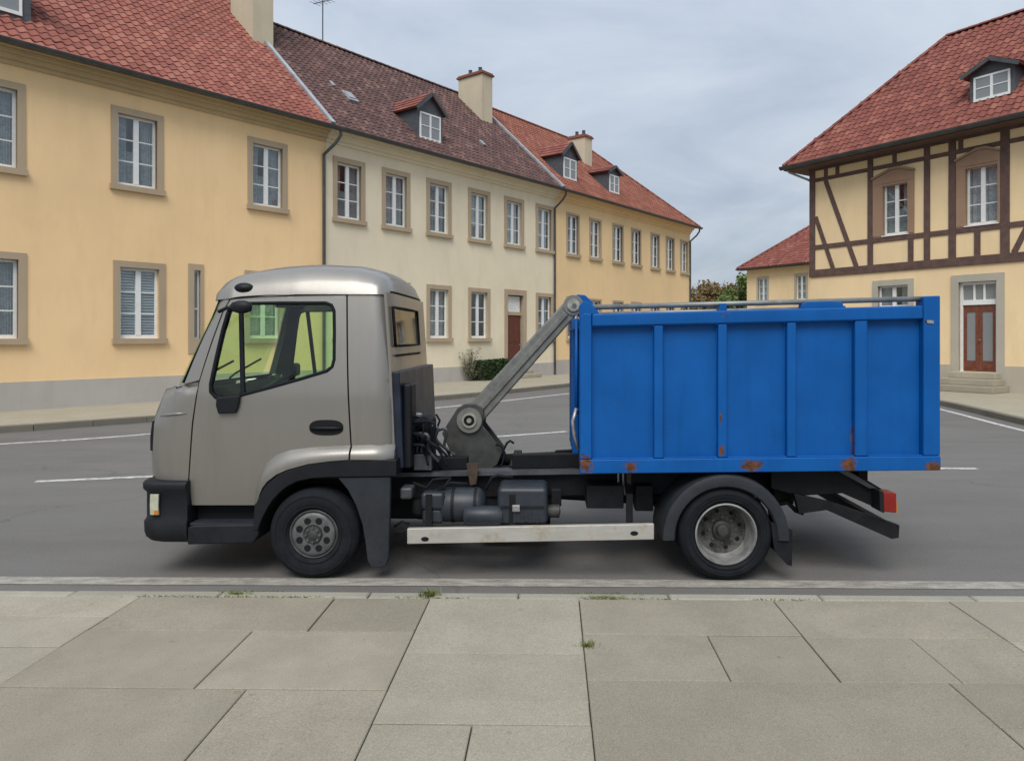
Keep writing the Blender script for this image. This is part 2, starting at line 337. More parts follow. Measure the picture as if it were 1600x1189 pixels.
# ------------------------------------------------------------------ geometry helpers
class MB:
    def __init__(s): s.v = []; s.f = []
    def add(s, vs_, fs_, M=None):
        o = len(s.v)
        s.v += [tuple(M @ Vector(p)) if M is not None else tuple(p) for p in vs_]
        s.f += [tuple(i + o for i in f) for f in fs_]; return s
    def box(s, x0, x1, y0, y1, z0, z1, M=None):
        return s.add([(x0,y0,z0),(x1,y0,z0),(x1,y1,z0),(x0,y1,z0),(x0,y0,z1),(x1,y0,z1),(x1,y1,z1),(x0,y1,z1)],
                     [(0,3,2,1),(4,5,6,7),(0,1,5,4),(1,2,6,5),(2,3,7,6),(3,0,4,7)], M)
    def prism(s, poly, y0, y1):
        """polygon of (x, z) points extruded from y0 to y1"""
        a = sum(poly[i][0]*poly[(i+1)%len(poly)][1]-poly[(i+1)%len(poly)][0]*poly[i][1] for i in range(len(poly)))
        if a < 0: poly = poly[::-1]
        n = len(poly)
        vs_ = [(x, y0, z) for x, z in poly] + [(x, y1, z) for x, z in poly]
        fs_ = [tuple(range(n)), tuple(range(2*n-1, n-1, -1))] + [((i+1) % n, i, n+i, n+(i+1) % n) for i in range(n)]
        return s.add(vs_, fs_)
    def bar(s, a, b, w, h, up=(0, 0, 1)):
        """rectangular bar between two points: w across, h along up"""
        a = Vector(a); b = Vector(b); d = (b-a).normalized(); u = Vector(up); sx = d.cross(u).normalized(); u = sx.cross(d)
        vs_ = [p + sx*i*w/2 + u*j*h/2 for p in (a, b) for i, j in ((-1,-1),(1,-1),(1,1),(-1,1))]
        return s.add(vs_, [(0,1,2,3),(7,6,5,4),(0,4,5,1),(1,5,6,2),(2,6,7,3),(3,7,4,0)])
    def tube(s, pts, r, n=8, cap=True):
        pts = [Vector(p) for p in pts]; rings = []; prev = None
        for i, p in enumerate(pts):
            d = ((pts[min(i+1, len(pts)-1)] - p).normalized() + (p - pts[max(i-1, 0)]).normalized())
            d = d.normalized() if d.length > 1e-6 else Vector((0,0,1))
            if prev is None:
                prev = d.orthogonal().normalized()
            e = (prev - d*prev.dot(d)).normalized(); prev = e; g = d.cross(e)
            rr = r[i] if isinstance(r, (list, tuple)) else r
            rings.append([p + (e*math.cos(2*math.pi*k/n) + g*math.sin(2*math.pi*k/n))*rr for k in range(n)])
        vs_ = [q for ring in rings for q in ring]; fs_ = []
        for i in range(len(pts)-1):
            for k in range(n):
                fs_.append((i*n+k, i*n+(k+1) % n, (i+1)*n+(k+1) % n, (i+1)*n+k))
        if cap: fs_ += [tuple(range(n-1, -1, -1)), tuple(range((len(pts)-1)*n, len(pts)*n))]
        return s.add(vs_, fs_)
    def lathe(s, prof, n=48, c=(0,0,0), axis='Y', closed=False):
        """profile of (radius, offset along axis)"""
        vs_ = []; fs_ = []; m = len(prof)
        for k in range(n):
            a = 2*math.pi*k/n; ca, sa = math.cos(a), math.sin(a)
            for r, o in prof:
                if axis == 'Y': vs_.append((c[0]+r*ca, c[1]+o, c[2]+r*sa))
                elif axis == 'Z': vs_.append((c[0]+r*ca, c[1]+r*sa, c[2]+o))
                else: vs_.append((c[0]+o, c[1]+r*ca, c[2]+r*sa))
        for k in range(n):
            k2 = (k+1) % n
            for i in range(m if closed else m-1):
                j = (i+1) % m
                fs_.append((k*m+i, k2*m+i, k2*m+j, k*m+j))
        return s.add(vs_, fs_)
    def mesh(s, name, mat, smooth=False, fix=True):
        me = bpy.data.meshes.new(name); me.from_pydata(s.v, [], s.f); me.validate()
        if fix:
            bm = bmesh.new(); bm.from_mesh(me); bmesh.ops.recalc_face_normals(bm, faces=bm.faces); bm.to_mesh(me); bm.free()
        me.materials.append(MATS[mat])
        if smooth:
            me.polygons.foreach_set('use_smooth', [True]*len(me.polygons))
        return me
    def build(s, name, mat, parent=None, bevel=0, seg=2, smooth=False, auto=None, fix=True, weld=False):
        me = s.mesh(name, mat, smooth or auto is not None, fix)
        if auto is not None: sharp(me, auto)
        o = obj(name, me, parent)
        if bevel:
            m = o.modifiers.new('bevel', 'BEVEL'); m.width = bevel; m.segments = seg; m.limit_method = 'ANGLE'; m.angle_limit = R(35)
            me.polygons.foreach_set('use_smooth', [True]*len(me.polygons))
            w = o.modifiers.new('wn', 'WEIGHTED_NORMAL'); w.keep_sharp = False
        return o
def sharp(me, deg):
    bm = bmesh.new(); bm.from_mesh(me)
    for e in bm.edges:
        if len(e.link_faces) == 2 and e.calc_face_angle(0) > R(deg): e.smooth = False
    bm.to_mesh(me); bm.free()
def obj(name, me, parent=None, loc=None, rot=None):
    o = bpy.data.objects.new(name, me); col.objects.link(o)
    if parent is not None: o.parent = parent
    if loc is not None: o.location = loc
    if rot is not None: o.rotation_euler = rot
    return o
def thing(name, label, cat, loc=(0,0,0), rz=0, group=None):
    o = obj(name, None, None, loc, (0, 0, rz)); o.empty_display_size = .3
    o['label'] = label; o['category'] = cat
    if group: o['group'] = group
    return o
def tag(o, label, cat, group=None):
    o['label'] = label; o['category'] = cat
    if group: o['group'] = group
    return o
def structure(o): o['kind'] = 'structure'; return o

def local_plane(o, d, px, py, depth=0.0):
    """where the sight line of a photo pixel meets the vertical plane through o along d, pushed back by depth: (along, height)"""
    d = Vector(d).normalized(); n = Vector((-d.y, d.x)); o = Vector(o)
    r = Vector(((px-PPX)/FPX, 1.0)); t = (o.dot(n)+depth)/r.dot(n); p = r*t
    return ((p-o).dot(d), CAMH + (PPY-py)/FPX*t)
def inside(p, poly):
    c = False; n = len(poly)
    for i in range(n):
        (x1, y1), (x2, y2) = poly[i], poly[(i+1) % n]
        if (y1 > p[1]) != (y2 > p[1]) and p[0] < (x2-x1)*(p[1]-y1)/(y2-y1)+x1: c = not c
    return c
def dist_seg(p, a, b):
    ax, ay = a; bx, by = b; dx, dy = bx-ax, by-ay; L = dx*dx+dy*dy
    t = 0 if L == 0 else max(0, min(1, ((p[0]-ax)*dx+(p[1]-ay)*dy)/L))
    return math.hypot(p[0]-ax-t*dx, p[1]-ay-t*dy)
def resample(poly, step):
    out_ = []
    for i in range(len(poly)):
        a, b = poly[i], poly[(i+1) % len(poly)]; n = max(1, int(math.ceil(math.hypot(b[0]-a[0], b[1]-a[1])/step)))
        out_ += [(a[0]+(b[0]-a[0])*k/n, a[1]+(b[1]-a[1])*k/n) for k in range(n)]
    return out_
def smooth_poly(poly, it=2, keep=()):
    """Chaikin corner cutting"""
    for _ in range(it):
        q = []
        for i in range(len(poly)):
            a, b = poly[i], poly[(i+1) % len(poly)]
            q += [(a[0]*.75+b[0]*.25, a[1]*.75+b[1]*.25), (a[0]*.25+b[0]*.75, a[1]*.25+b[1]*.75)]
        poly = q
    return poly
def panel(outline, holes, f, step=.04, flip=False):
    """fill a 2D outline (x, z) with holes and lay it on the surface y = f(x, z)"""
    loops = [resample(outline, step)] + [resample(h, step) for h in holes]
    pts = []; edges = []
    for lp in loops:
        o = len(pts); pts += lp; edges += [(o+i, o+(i+1) % len(lp)) for i in range(len(lp))]
    xs = [p[0] for p in loops[0]]; zs = [p[1] for p in loops[0]]
    x = min(xs)+step*.5
    while x < max(xs):
        z = min(zs)+step*.5
        while z < max(zs):
            p = (x, z)
            if inside(p, loops[0]) and not any(inside(p, h) for h in loops[1:]) and \
               all(dist_seg(p, lp[i], lp[(i+1) % len(lp)]) > step*.45 for lp in loops for i in range(len(lp))): pts.append(p)
            z += step
        x += step
    vc, _, fc, *_ = delaunay_2d_cdt([Vector(p) for p in pts], edges, [], 0, 1e-5)
    mb = MB(); mb.v = [(p.x, f(p.x, p.y), p.y) for p in vc]
    for t in fc:
        cx = sum(vc[i].x for i in t)/3; cz = sum(vc[i].y for i in t)/3
        if inside((cx, cz), loops[0]) and not any(inside((cx, cz), h) for h in loops[1:]):
            mb.f.append(tuple(t) if not flip else tuple(reversed(t)))
    return mb
def solidify(o, th, off=-1):
    m = o.modifiers.new('solid', 'SOLIDIFY'); m.thickness = th; m.offset = off; m.use_even_offset = False
    e = o.modifiers.new('split', 'EDGE_SPLIT'); e.split_angle = R(40)
    return o
def interp(tab, x):
    if x <= tab[0][0]: return tab[0][1]
    for (a, b), (c, d) in zip(tab, tab[1:]):
        if x <= c: return b+(d-b)*(x-a)/(c-a)
    return tab[-1][1]
def leaves(mb, pts, size, rnd, flat=.0):
    for p in pts:
        d = Vector((rnd.gauss(0,1), rnd.gauss(0,1), rnd.gauss(0,1)+flat)).normalized(); e = d.orthogonal().normalized()
        e.rotate(Matrix.Rotation(rnd.uniform(0, 6.28), 3, d)); g = d.cross(e); s_ = size*rnd.uniform(.6, 1.4); p = Vector(p)
        mb.add([p-e*s_, p-g*s_*.55+d*s_*.15, p+e*s_, p+g*s_*.55+d*s_*.15], [(0,1,2,3)])
# ------------------------------------------------------------------ ground, road, kerbs, pavements
def sheet(name, pts, z, mat, thick=0.0):
    bm = bmesh.new(); vs_ = [bm.verts.new((x, y, z)) for x, y in pts]; f = bm.faces.new(vs_)
    bmesh.ops.recalc_face_normals(bm, faces=[f])
    if f.normal.z < 0: f.normal_flip()
    if thick:
        r = bmesh.ops.extrude_face_region(bm, geom=[f])
        ups = [e for e in r['geom'] if isinstance(e, bmesh.types.BMVert)]
        for v in ups: v.co.z = z
        for v in vs_: v.co.z = z - thick
    bmesh.ops.triangulate(bm, faces=bm.faces); bmesh.ops.recalc_face_normals(bm, faces=bm.faces)
    me = bpy.data.meshes.new(name); bm.to_mesh(me); bm.free(); me.materials.append(MATS[mat])
    return obj(name, me)
structure(sheet('ground', [(-900, -900), (900, -900), (900, 900), (-900, 900)], -.06, 'field'))
structure(sheet('road', [(-60, -30), (75, -30), (75, 110), (-60, 110)], 0.0, 'asphalt'))

def ribbon(name, pts, w, z, mat):
    """flat strip of width w along a polyline"""
    mb = MB(); P = [Vector((x, y, 0)) for x, y in pts]; L = []
    for i, p in enumerate(P):
        d = (P[min(i+1, len(P)-1)] - P[max(i-1, 0)]).normalized(); n = Vector((-d.y, d.x, 0))
        L += [p + n*w/2, p - n*w/2]
    mb.v = [(v.x, v.y, z) for v in L]; mb.f = [(2*i+1, 2*i+3, 2*i+2, 2*i) for i in range(len(P)-1)]
    return structure(mb.build(name, mat))
def spline(pts, k=6):
    out_ = []
    for i in range(len(pts)-1):
        p0 = Vector(pts[max(i-1, 0)]); p1 = Vector(pts[i]); p2 = Vector(pts[i+1]); p3 = Vector(pts[min(i+2, len(pts)-1)])
        for j in range(k):
            t = j/k
            out_.append(tuple(.5*((2*p1)+(p2-p0)*t+(2*p0-5*p1+4*p2-p3)*t*t+(3*p1-p0-3*p2+p3)*t**3)))
    return out_ + [tuple(pts[-1])]
ribbon('road_marking', spline([(-20, 5.4), (-16, 8.0), (-11.5, 10.9), (-9.1, 12.4), (-7.2, 13.75), (-2.72, 18.65), (.88, 23.5), (5.0, 29.3), (10, 36.5)]), .15, .004, 'road_paint')
ribbon('road_marking', [(-6.3, 9.18), (-5.6, 9.36), (-4.9, 9.55)], .13, .004, 'road_paint')
ribbon('road_marking', [(-.95, 13.25), (-.2, 13.66), (.5, 14.05)], .13, .004, 'road_paint')
ribbon('road_marking', [(4.6, 10.12), (5.3, 10.1), (5.98, 10.08)], .12, .004, 'road_paint')
ribbon('road_marking', spline([(8.3, 5.5), (8.7, 9), (9.3, 14.2), (9.96, 18.3), (10.05, 20.5), (9.6, 23)]), .14, .004, 'road_paint')
YAW = R(-.9)
ln = ribbon('road_marking', [(-9, 5.375), (-4, 5.385), (0, 5.392), (4, 5.385), (9, 5.37)], .165, .004, 'road_paint_worn'); ln.rotation_euler = (0, 0, YAW)

def chamfer_slab(w, l, h, c=.006):
    mb = MB(); a, b = w/2, l/2
    v = [(-a,-b,-h),(a,-b,-h),(a,b,-h),(-a,b,-h),(-a,-b,-c),(a,-b,-c),(a,b,-c),(-a,b,-c),(-a+c,-b+c,0),(a-c,-b+c,0),(a-c,b-c,0),(-a+c,b-c,0)]
    f = [(8,9,10,11)] + [(i,(i+1)%4,4+(i+1)%4,4+i) for i in range(4)] + [(4+i,4+(i+1)%4,8+(i+1)%4,8+i) for i in range(4)]
    return mb.add(v, f)
PZ = .08
bed = MB().box(-9, 9, -3, 4.955, -.04, PZ-.022)
pave = structure(bed.build('pavement', 'joint')); pave.rotation_euler = (0, 0, YAW); pave.location.x = -.076
slabs = []
def colm(x0, x1, ys):
    for a, b in zip(ys, ys[1:]): slabs.append((x0, x1, b, a))
T = 4.845
colm(-4.55, -2.66, [T, 4.5, 4.05, 3.45, 2.8, 2.1, 1.3, .4]); colm(-6.4, -4.55, [T, 4.2, 3.5, 2.7, 1.9, .4]); colm(-8.9, -6.4, [T, 3.9, 3, 2, .4])
slabs += [(-2.66, -1.36, 4.29, T), (-1.36, -.73, 4.34, T), (-2.66, -1.68, 3.58, 4.29), (-1.68, -.73, 3.58, 4.29), (-1.36, -.73, 4.29, 4.34)]
slabs.pop()
slabs[-2] = (-2.66, -1.68, 3.58, 4.29); slabs[-1] = (-1.68, -.73, 3.58, 4.29)
slabs[-3] = (-1.36, -.73, 4.29, T)
slabs += [(-2.66, -1.42, 2.62, 3.58), (-1.42, -.73, 2.5, 3.58), (-2.66, -1.42, 1.4, 2.62), (-1.42, -.73, 1.4, 2.5), (-2.66, -.73, .4, 1.4)]
slabs += [(-.73, .25, 4.01, T), (-.73, .25, 3.48, 4.01), (-.73, .25, 3.27, 3.48), (-.73, -.28, 2.4, 3.27), (-.28, .25, 2.4, 3.27), (-.73, .25, 1.5, 2.4), (-.73, .25, .4, 1.5)]
slabs += [(.25, 1.52, 4.27, T), (.25, .97, 3.70, 4.27), (.97, 1.52, 3.70, 4.27), (.25, 2.05, 2.62, 3.70), (.25, 1.4, 1.5, 2.62), (1.4, 2.05, 1.5, 2.62), (.25, 2.05, .4, 1.5)]
slabs += [(1.52, 2.66, 4.25, T), (1.52, 2.12, 3.70, 4.25), (2.12, 2.66, 3.70, 4.25), (2.05, 3.3, 3.28, 3.70), (2.05, 3.3, 2.3, 3.28), (2.05, 3.3, .4, 2.3)]
slabs += [(2.66, 4.3, 4.22, T), (2.66, 4.3, 3.70, 4.22), (3.3, 4.9, 2.9, 3.70), (3.3, 4.9, 1.7, 2.9), (3.3, 4.9, .4, 1.7), (4.3, 6.2, 4.1, T), (4.3, 6.2, 3.70, 4.1), (4.9, 6.2, .4, 3.70), (6.2, 8.9, 3.3, T), (6.2, 8.9, .4, 3.3)]
slabs += [(a, a+1.78, -1.3, .39) for a in [-8.9+1.78*i for i in range(10)]] + [(a, a+1.78, -2.95, -1.31) for a in [-8.9+1.78*i for i in range(10)]]
rs = random.Random(3)
for x0, x1, y0, y1 in slabs:
    g = rs.choice([.0018, .0025, .004])
    me = chamfer_slab(x1-x0-2*g, y1-y0-2*g, .05, .004).mesh('paving_slab', 'slab_pale' if (x0 > -.8 and x1 < .3) or x1 <= -2.6 or x0 > 2.6 else 'slab')
    o = obj('paving_slab', me, pave, ((x0+x1)/2, (y0+y1)/2, PZ+rs.uniform(-.0025, .0025)), (R(rs.uniform(-.10, .10)), R(rs.uniform(-.08, .08)), 0))
kmesh = chamfer_slab(.992, .098, .12, .01).mesh('kerb_stone', 'kerb')
for i in range(-8, 9):
    obj('kerb_stone', kmesh, pave, (i*1.0+.35, 4.903, PZ+rs.uniform(-.003, .003)), (0, R(rs.uniform(-.1, .1)), R(rs.uniform(-.12, .12))))
gmesh = chamfer_slab(1.18, .10, .06, .003).mesh('gutter_stone', 'gutter_strip')
for i in range(-7, 8):
    obj('gutter_stone', gmesh, pave, (i*1.186-.2, 5.02, .006), (0, 0, R(rs.uniform(-.1, .1))))

# weeds in the joints of the near pavement
def weed(px, Y, size, n, label, sx=1.0):
    rnd = random.Random(int(px)); X = (px-PPX)/FPX*Y; mb = MB()
    for _ in range(n):
        a = rnd.uniform(0, 6.28); r = abs(rnd.gauss(0, size*.5)); b = Vector((math.cos(a)*r*sx*1.6, math.sin(a)*r*.5, 0))
        tip = b + Vector((rnd.gauss(0, size*.55)*sx, rnd.gauss(0, size*.45), size*rnd.uniform(.35, 1.0))); w = size*.055
        m = (b+tip)/2 + Vector((0, 0, size*.15)); s_ = (tip-b).cross(Vector((rnd.gauss(0, 1), rnd.gauss(0, 1), .2))).normalized()*w
        mb.add([b-s_, b+s_, m+s_*.9, m-s_*.9, tip], [(0,1,2,3), (3,2,4)])
    o = mb.build('weed', 'weed', fix=False); o.location = (X, Y, PZ-.012); tag(o, label, 'weed', 'weeds in the pavement joints'); return o
weed(371, 4.93, .038, 130, 'low grass tuft on the kerb in front of the cab', 1.6)
weed(670, 4.90, .062, 150, 'bushy green tuft at the kerb end of the joint right of the front wheel', .8)
weed(945, 4.86, .034, 110, 'flat yellowish grass tuft on the kerb below the side guard rail', 2.4)
weed(917, 4.10, .048, 70, 'small dark weed in the slab joint nearest the bottom edge', .7)

ms = MB(); rm = random.Random(31); mp = []
for a, b, y, n in ((-2.75, -1.55, 4.853, 380), (-1.0, -.6, 4.853, 130), (.25, .75, 4.853, 140), (1.3, 1.7, 4.853, 120), (-2.3, -1.9, 4.955, 160), (.1, .6, 4.955, 200)):
    for _ in range(n): mp.append((rm.uniform(a, b)+rm.gauss(0, .06), y+rm.gauss(0, .009), PZ+abs(rm.gauss(0, .003))-.002))
leaves(ms, mp, .006, rm, 1.0); mo = ms.build('moss', 'weed', fix=False); mo.rotation_euler = (0, 0, YAW); mo['kind'] = 'stuff'; tag(mo, 'yellow-green moss growing along the kerb joint', 'moss')
FARZ = .13
lk = spline([(-27, .5), (-21, 5.0), (-17, 8.5), (-13, 11.6), (-10.14, 13.9), (-8.27, 15.7), (-3.05, 20.9), (1.0, 26.7), (4.5, 31.9), (9, 38.4), (14, 45.5), (18, 60)])
rk = spline([(8.6, 1.0), (9.0, 6), (9.55, 12), (9.98, 15.2), (10.6, 19.3), (10.5, 22), (9.75, 25.5), (9.0, 28), (9.3, 30), (10.9, 31.7), (16, 35), (30, 43)])
def far_pave(name, line, rest, side):
    p = structure(sheet(name, line + rest, FARZ-.004, 'pave_far', .2))
    # kerb stones along the edge, one metre each
    acc = 0; pts = [Vector(q) for q in line]; seg = []; L = [0]
    for a, b in zip(pts, pts[1:]): L.append(L[-1]+(b-a).length)
    def at(s_):
        for i in range(len(L)-1):
            if s_ <= L[i+1] or i == len(L)-2: return pts[i] + (pts[i+1]-pts[i])*((s_-L[i])/(L[i+1]-L[i]))
    me = chamfer_slab(1.0, .16, .16, .012).mesh('kerb_stone', 'kerb_far')
    n = int(L[-1])
    for i in range(n):
        a, b = at(i), at(i+1); m = (a+b)/2; d = (b-a).normalized(); nrm = Vector((-d.y, d.x))*side
        o = obj('kerb_stone', me, p, (m.x-nrm.x*.0, m.y-nrm.y*.0, FARZ+.002), (0, 0, math.atan2(d.y, d.x))); o.scale = ((b-a).length*.99, 1, 1)
    return p
far_pave('pavement_far', lk, [(18, 75), (-50, 75), (-50, .5)], 1)
far_pave('pavement_right', rk, [(60, 43), (60, 1.0)], -1)

# ------------------------------------------------------------------ houses
def tile_geo(w=.235, l=.37, h=.055, t=.020, n=6):
    v = []; f = []
    for i in range(n+1):
        x = w*1.04*i/n; z = h*(.5+.5*math.cos(2*math.pi*i/n + .6))*(1 if True else 0)
        v += [(x, 0, z+.030), (x, l, z+.002), (x, 0, z+.030-t)]
    for i in range(n):
        a, b = 3*i, 3*i+3
        f += [(a, b, b+1, a+1), (a+2, b+2, b, a)]
    return v, f
TV, TF = tile_geo()
TILE_ME = {}
def project(p):
    if p.y < .5: return None
    return (PPX + FPX*p.x/p.y, PPY - FPX*(p.z-CAMH)/p.y)
def tile_field(roof, E, mat, u0, u1, y0, z0, pitch, smax, keep=lambda u, s_: True, singles=0, M0=None, frame_check=True):
    """lay tiles on a roof plane whose eaves run along local x at (y0, z0); returns nothing"""
    cp, sp = math.cos(pitch), math.sin(pitch); rnd = random.Random(5)
    base = M0 if M0 is not None else Matrix.Identity(4)
    cells = []; row = 0.29; W = .235
    nr = int(smax/row)+1; nu = int((u1-u0)/W)
    Mw = Matrix.Translation(E.location) @ E.rotation_euler.to_matrix().to_4x4()
    for r in range(nr):
        for k in range(nu):
            s_ = r*row - .04; u = u0 + k*W
            if s_ + .2 > smax or not keep(u+W/2, s_+.17): continue
            T_ = base @ Matrix(((1,0,0,u+rnd.gauss(0,.003)),(0,cp,-sp,y0+s_*cp),(0,sp,cp,z0+s_*sp),(0,0,0,1))) @ Matrix.Rotation(R(rnd.gauss(0,.6)), 4, 'Z') @ Matrix.Translation((0,0,rnd.gauss(0,.002)))
            q = Mw @ T_ @ Vector((W/2, .17, 0)); pr = project(q)
            vis = pr is not None and -15 < pr[0] < 1615 and -15 < pr[1] < 900
            cells.append((q.length if vis else 1e6, T_))
    cells.sort(key=lambda c: c[0])
    if singles:
        me = TILE_ME.get(mat)
        if me is None:
            m = MB().add(TV, TF); me = m.mesh('tile', mat, smooth=False, fix=False); TILE_ME[mat] = me
        for d, T_ in cells[:singles]:
            o = obj('tile', me, roof); o.matrix_local = T_
    mb = MB()
    for d, T_ in cells[singles:]: mb.add(TV, TF, T_)
    if mb.f:
        o = mb.build('tiling', mat, roof, fix=False); o['kind'] = 'stuff'
WIN = {}
def win_meshes(W=.96, H=1.80, stone='sandstone', tw=.16):
    key = (W, H, stone, tw)
    if key in WIN: return WIN[key]
    fr = MB(); a = W/2; y0, y1 = .10, .155; fw = .065
    fr.box(-a, -a+fw, y0, y1, 0, H); fr.box(a-fw, a, y0, y1, 0, H); fr.box(-a+fw, a-fw, y0, y1, 0, fw+.02); fr.box(-a+fw, a-fw, y0, y1, H-fw, H)
    fr.box(-.065, .065, y0-.012, y1, fw+.02, H-fw)
    zs = [fw+.02, fw+.02+(H-2*fw-.02)/3, fw+.02+(H-2*fw-.02)*2/3, H-fw]
    for z in zs[1:3]:
        fr.box(-a+fw, -.065, y0+.012, y1-.01, z-.016, z+.016); fr.box(.065, a-fw, y0+.012, y1-.01, z-.016, z+.016)
    frame = fr.mesh('window', 'white_paint')
    pw = a-fw-.065; ph = zs[1]-zs[0]
    pane = MB().box(-pw/2, pw/2, 0, .006, -ph/2+.016, ph/2-.016).mesh('pane', 'window_glass')
    panes = [(sx*(.065+pw/2), .128, (zs[i]+zs[i+1])/2) for i in range(3) for sx in (-1, 1)]
    su = MB(); su.box(-a-tw, -a, -.03, .16, 0, H+tw); su.box(a, a+tw, -.03, .16, 0, H+tw); su.box(-a, a, -.03, .16, H, H+tw)
    surround = su.mesh('surround', stone)
    si = MB(); si.box(-a-tw-.03, a+tw+.03, -.10, .16, -.14, -.002); sill = si.mesh('sill', stone)
    cu = MB(); n = 18
    def drape(x0, x1, z0, z1, y=.26):
        vs_ = []; fs_ = []
        for i in range(n+1):
            x = x0+(x1-x0)*i/n; yy = y+.02*math.sin(i*2.1)
            vs_ += [(x, yy, z0), (x, yy, z1)]
        return vs_, [(2*i, 2*i+2, 2*i+3, 2*i+1) for i in range(n)]
    cu.add(*drape(-a, -a*.35, 0, H)); cu.add(*drape(a*.35, a, 0, H)); cu.add(*drape(-a*.36, a*.36, 0, H*.52, .30)); curtain = cu.mesh('curtain', 'curtain', fix=False)
    lc = MB(); lc.add(*drape(-a, a, 0, H)); lace = lc.mesh('curtain', 'lace', fix=False)
    bl = MB()
    for i in range(24): bl.box(-a+.05, a-.05, .162, .19, .06+i*H/25, .06+i*H/25+.05)
    blind = bl.mesh('blind', 'blind')
    room = MB().add([(-a-.5,.9,-.4),(a+.5,.9,-.4),(a+.5,.9,H+.4),(-a-.5,.9,H+.4)], [(0,1,2,3)]).mesh('room_back', 'dark_room')
    WIN[key] = dict(frame=frame, pane=pane, panes=panes, surround=surround, sill=sill, curtain=curtain, lace=lace, blind=blind); return WIN[key]
def place_window(E, u, z, dress='curtain', surround=True, **kw):
    w = win_meshes(**kw)
    f = obj('window', w['frame'], E, (u, 0, z))
    for p in w['panes']: obj('pane', w['pane'], f, p)
    if surround: obj('surround', w['surround'], f); obj('sill', w['sill'], f)
    if dress: obj({'blind': 'blind'}.get(dress, 'curtain'), w[dress], f)
    return f
def wall_mesh(u0, u1, z0, z1, holes, depth, reveal=.2, gable=None):
    mb = MB(); us = sorted({u0, u1, *[h[0] for h in holes], *[h[1] for h in holes]}); zs = sorted({z0, z1, *[h[2] for h in holes], *[h[3] for h in holes]})
    for a, b in zip(us, us[1:]):
        for c, d in zip(zs, zs[1:]):
            m = ((a+b)/2, (c+d)/2)
            if any(h[0] < m[0] < h[1] and h[2] < m[1] < h[3] for h in holes): continue
            mb.add([(a,0,c),(b,0,c),(b,0,d),(a,0,d)], [(0,1,2,3)])
    for a, b, c, d in holes:
        r = reveal
        mb.add([(a,0,c),(b,0,c),(b,0,d),(a,0,d),(a,r,c),(b,r,c),(b,r,d),(a,r,d)], [(0,4,5,1),(1,5,6,2),(2,6,7,3),(3,7,4,0)])
    D = depth
    mb.add([(u0,0,z0),(u0,D,z0),(u0,D,z1),(u0,0,z1)], [(0,1,2,3)]); mb.add([(u1,0,z0),(u1,D,z0),(u1,D,z1),(u1,0,z1)], [(3,2,1,0)])
    mb.add([(u0,D,z0),(u1,D,z0),(u1,D,z1),(u0,D,z1)], [(3,2,1,0)])
    mb.add([(u0,0,z1),(u1,0,z1),(u1,D,z1),(u0,D,z1)], [(0,1,2,3)])
    if gable:
        ry, rz = gable
        for u in (u0, u1): mb.add([(u,0,z1),(u,D,z1),(u,ry,rz)], [(0,1,2)])
    return mb
def gutter(E, u0, u1, y, z, r=.075):
    mb = MB(); n = 8; vs_ = []; fs_ = []
    for u in (u0, u1):
        for rr in (r, r-.012):
            for k in range(n+1):
                a = math.pi + math.pi*k/n; vs_.append((u, y+rr*math.cos(a), z+rr*math.sin(a)))
    m = n+1
    for k in range(n):
        fs_ += [(k, k+1, 2*m+k+1, 2*m+k), (m+k+1, m+k, 3*m+k, 3*m+k+1)]
    fs_ += [(0, 2*m, 3*m, m), (n, m+n, 3*m+n, 2*m+n)]
    mb.add(vs_, fs_)
    for b_ in (0, 2*m): mb.f.append(tuple(range(b_, b_+m)))
    return mb.build('gutter', 'zinc_dark', E, auto=40)
def downpipe(E, u, y0, z0, yw=-.07, zb=FARZ, du=0.0, r=.05, mat='zinc_dark'):
    return MB().tube([(u-du, y0, z0), (u-du, y0, z0-.18), (u-du*.7, y0*.7+yw*.3, z0-.42), (u, yw, z0-.78), (u, yw, z0-1.0), (u, yw, zb)], r, 10).build('downpipe', mat, E, auto=40)
def chimney(E, u0, u1, y0, y1, z0, z1, pots=1, cap_mat='tile_russet'):
    c = MB().box(u0, u1, y0, y1, z0, z1).build('chimney', 'chimney_render', E)
    MB().box(u0-.07, u1+.07, y0-.07, y1+.07, z1, z1+.08).box(u0-.02, u1+.02, y0-.02, y1+.02, z1+.08, z1+.15).build('cap', cap_mat, c)
    for i in range(pots):
        yy = y0+(y1-y0)*(i+.7)/(pots+.4)
        MB().lathe([(.001, .15), (.10, .15), (.085, .42), (.10, .44), (.001, .44)], 12, ((u0+u1)/2, yy, z1), 'Z').build('chimney_pot', 'slate', c, auto=40)
    fl = MB().box(u0-.09, u1+.09, y0-.09, y1+.09, z0, z0+.02)
    return c
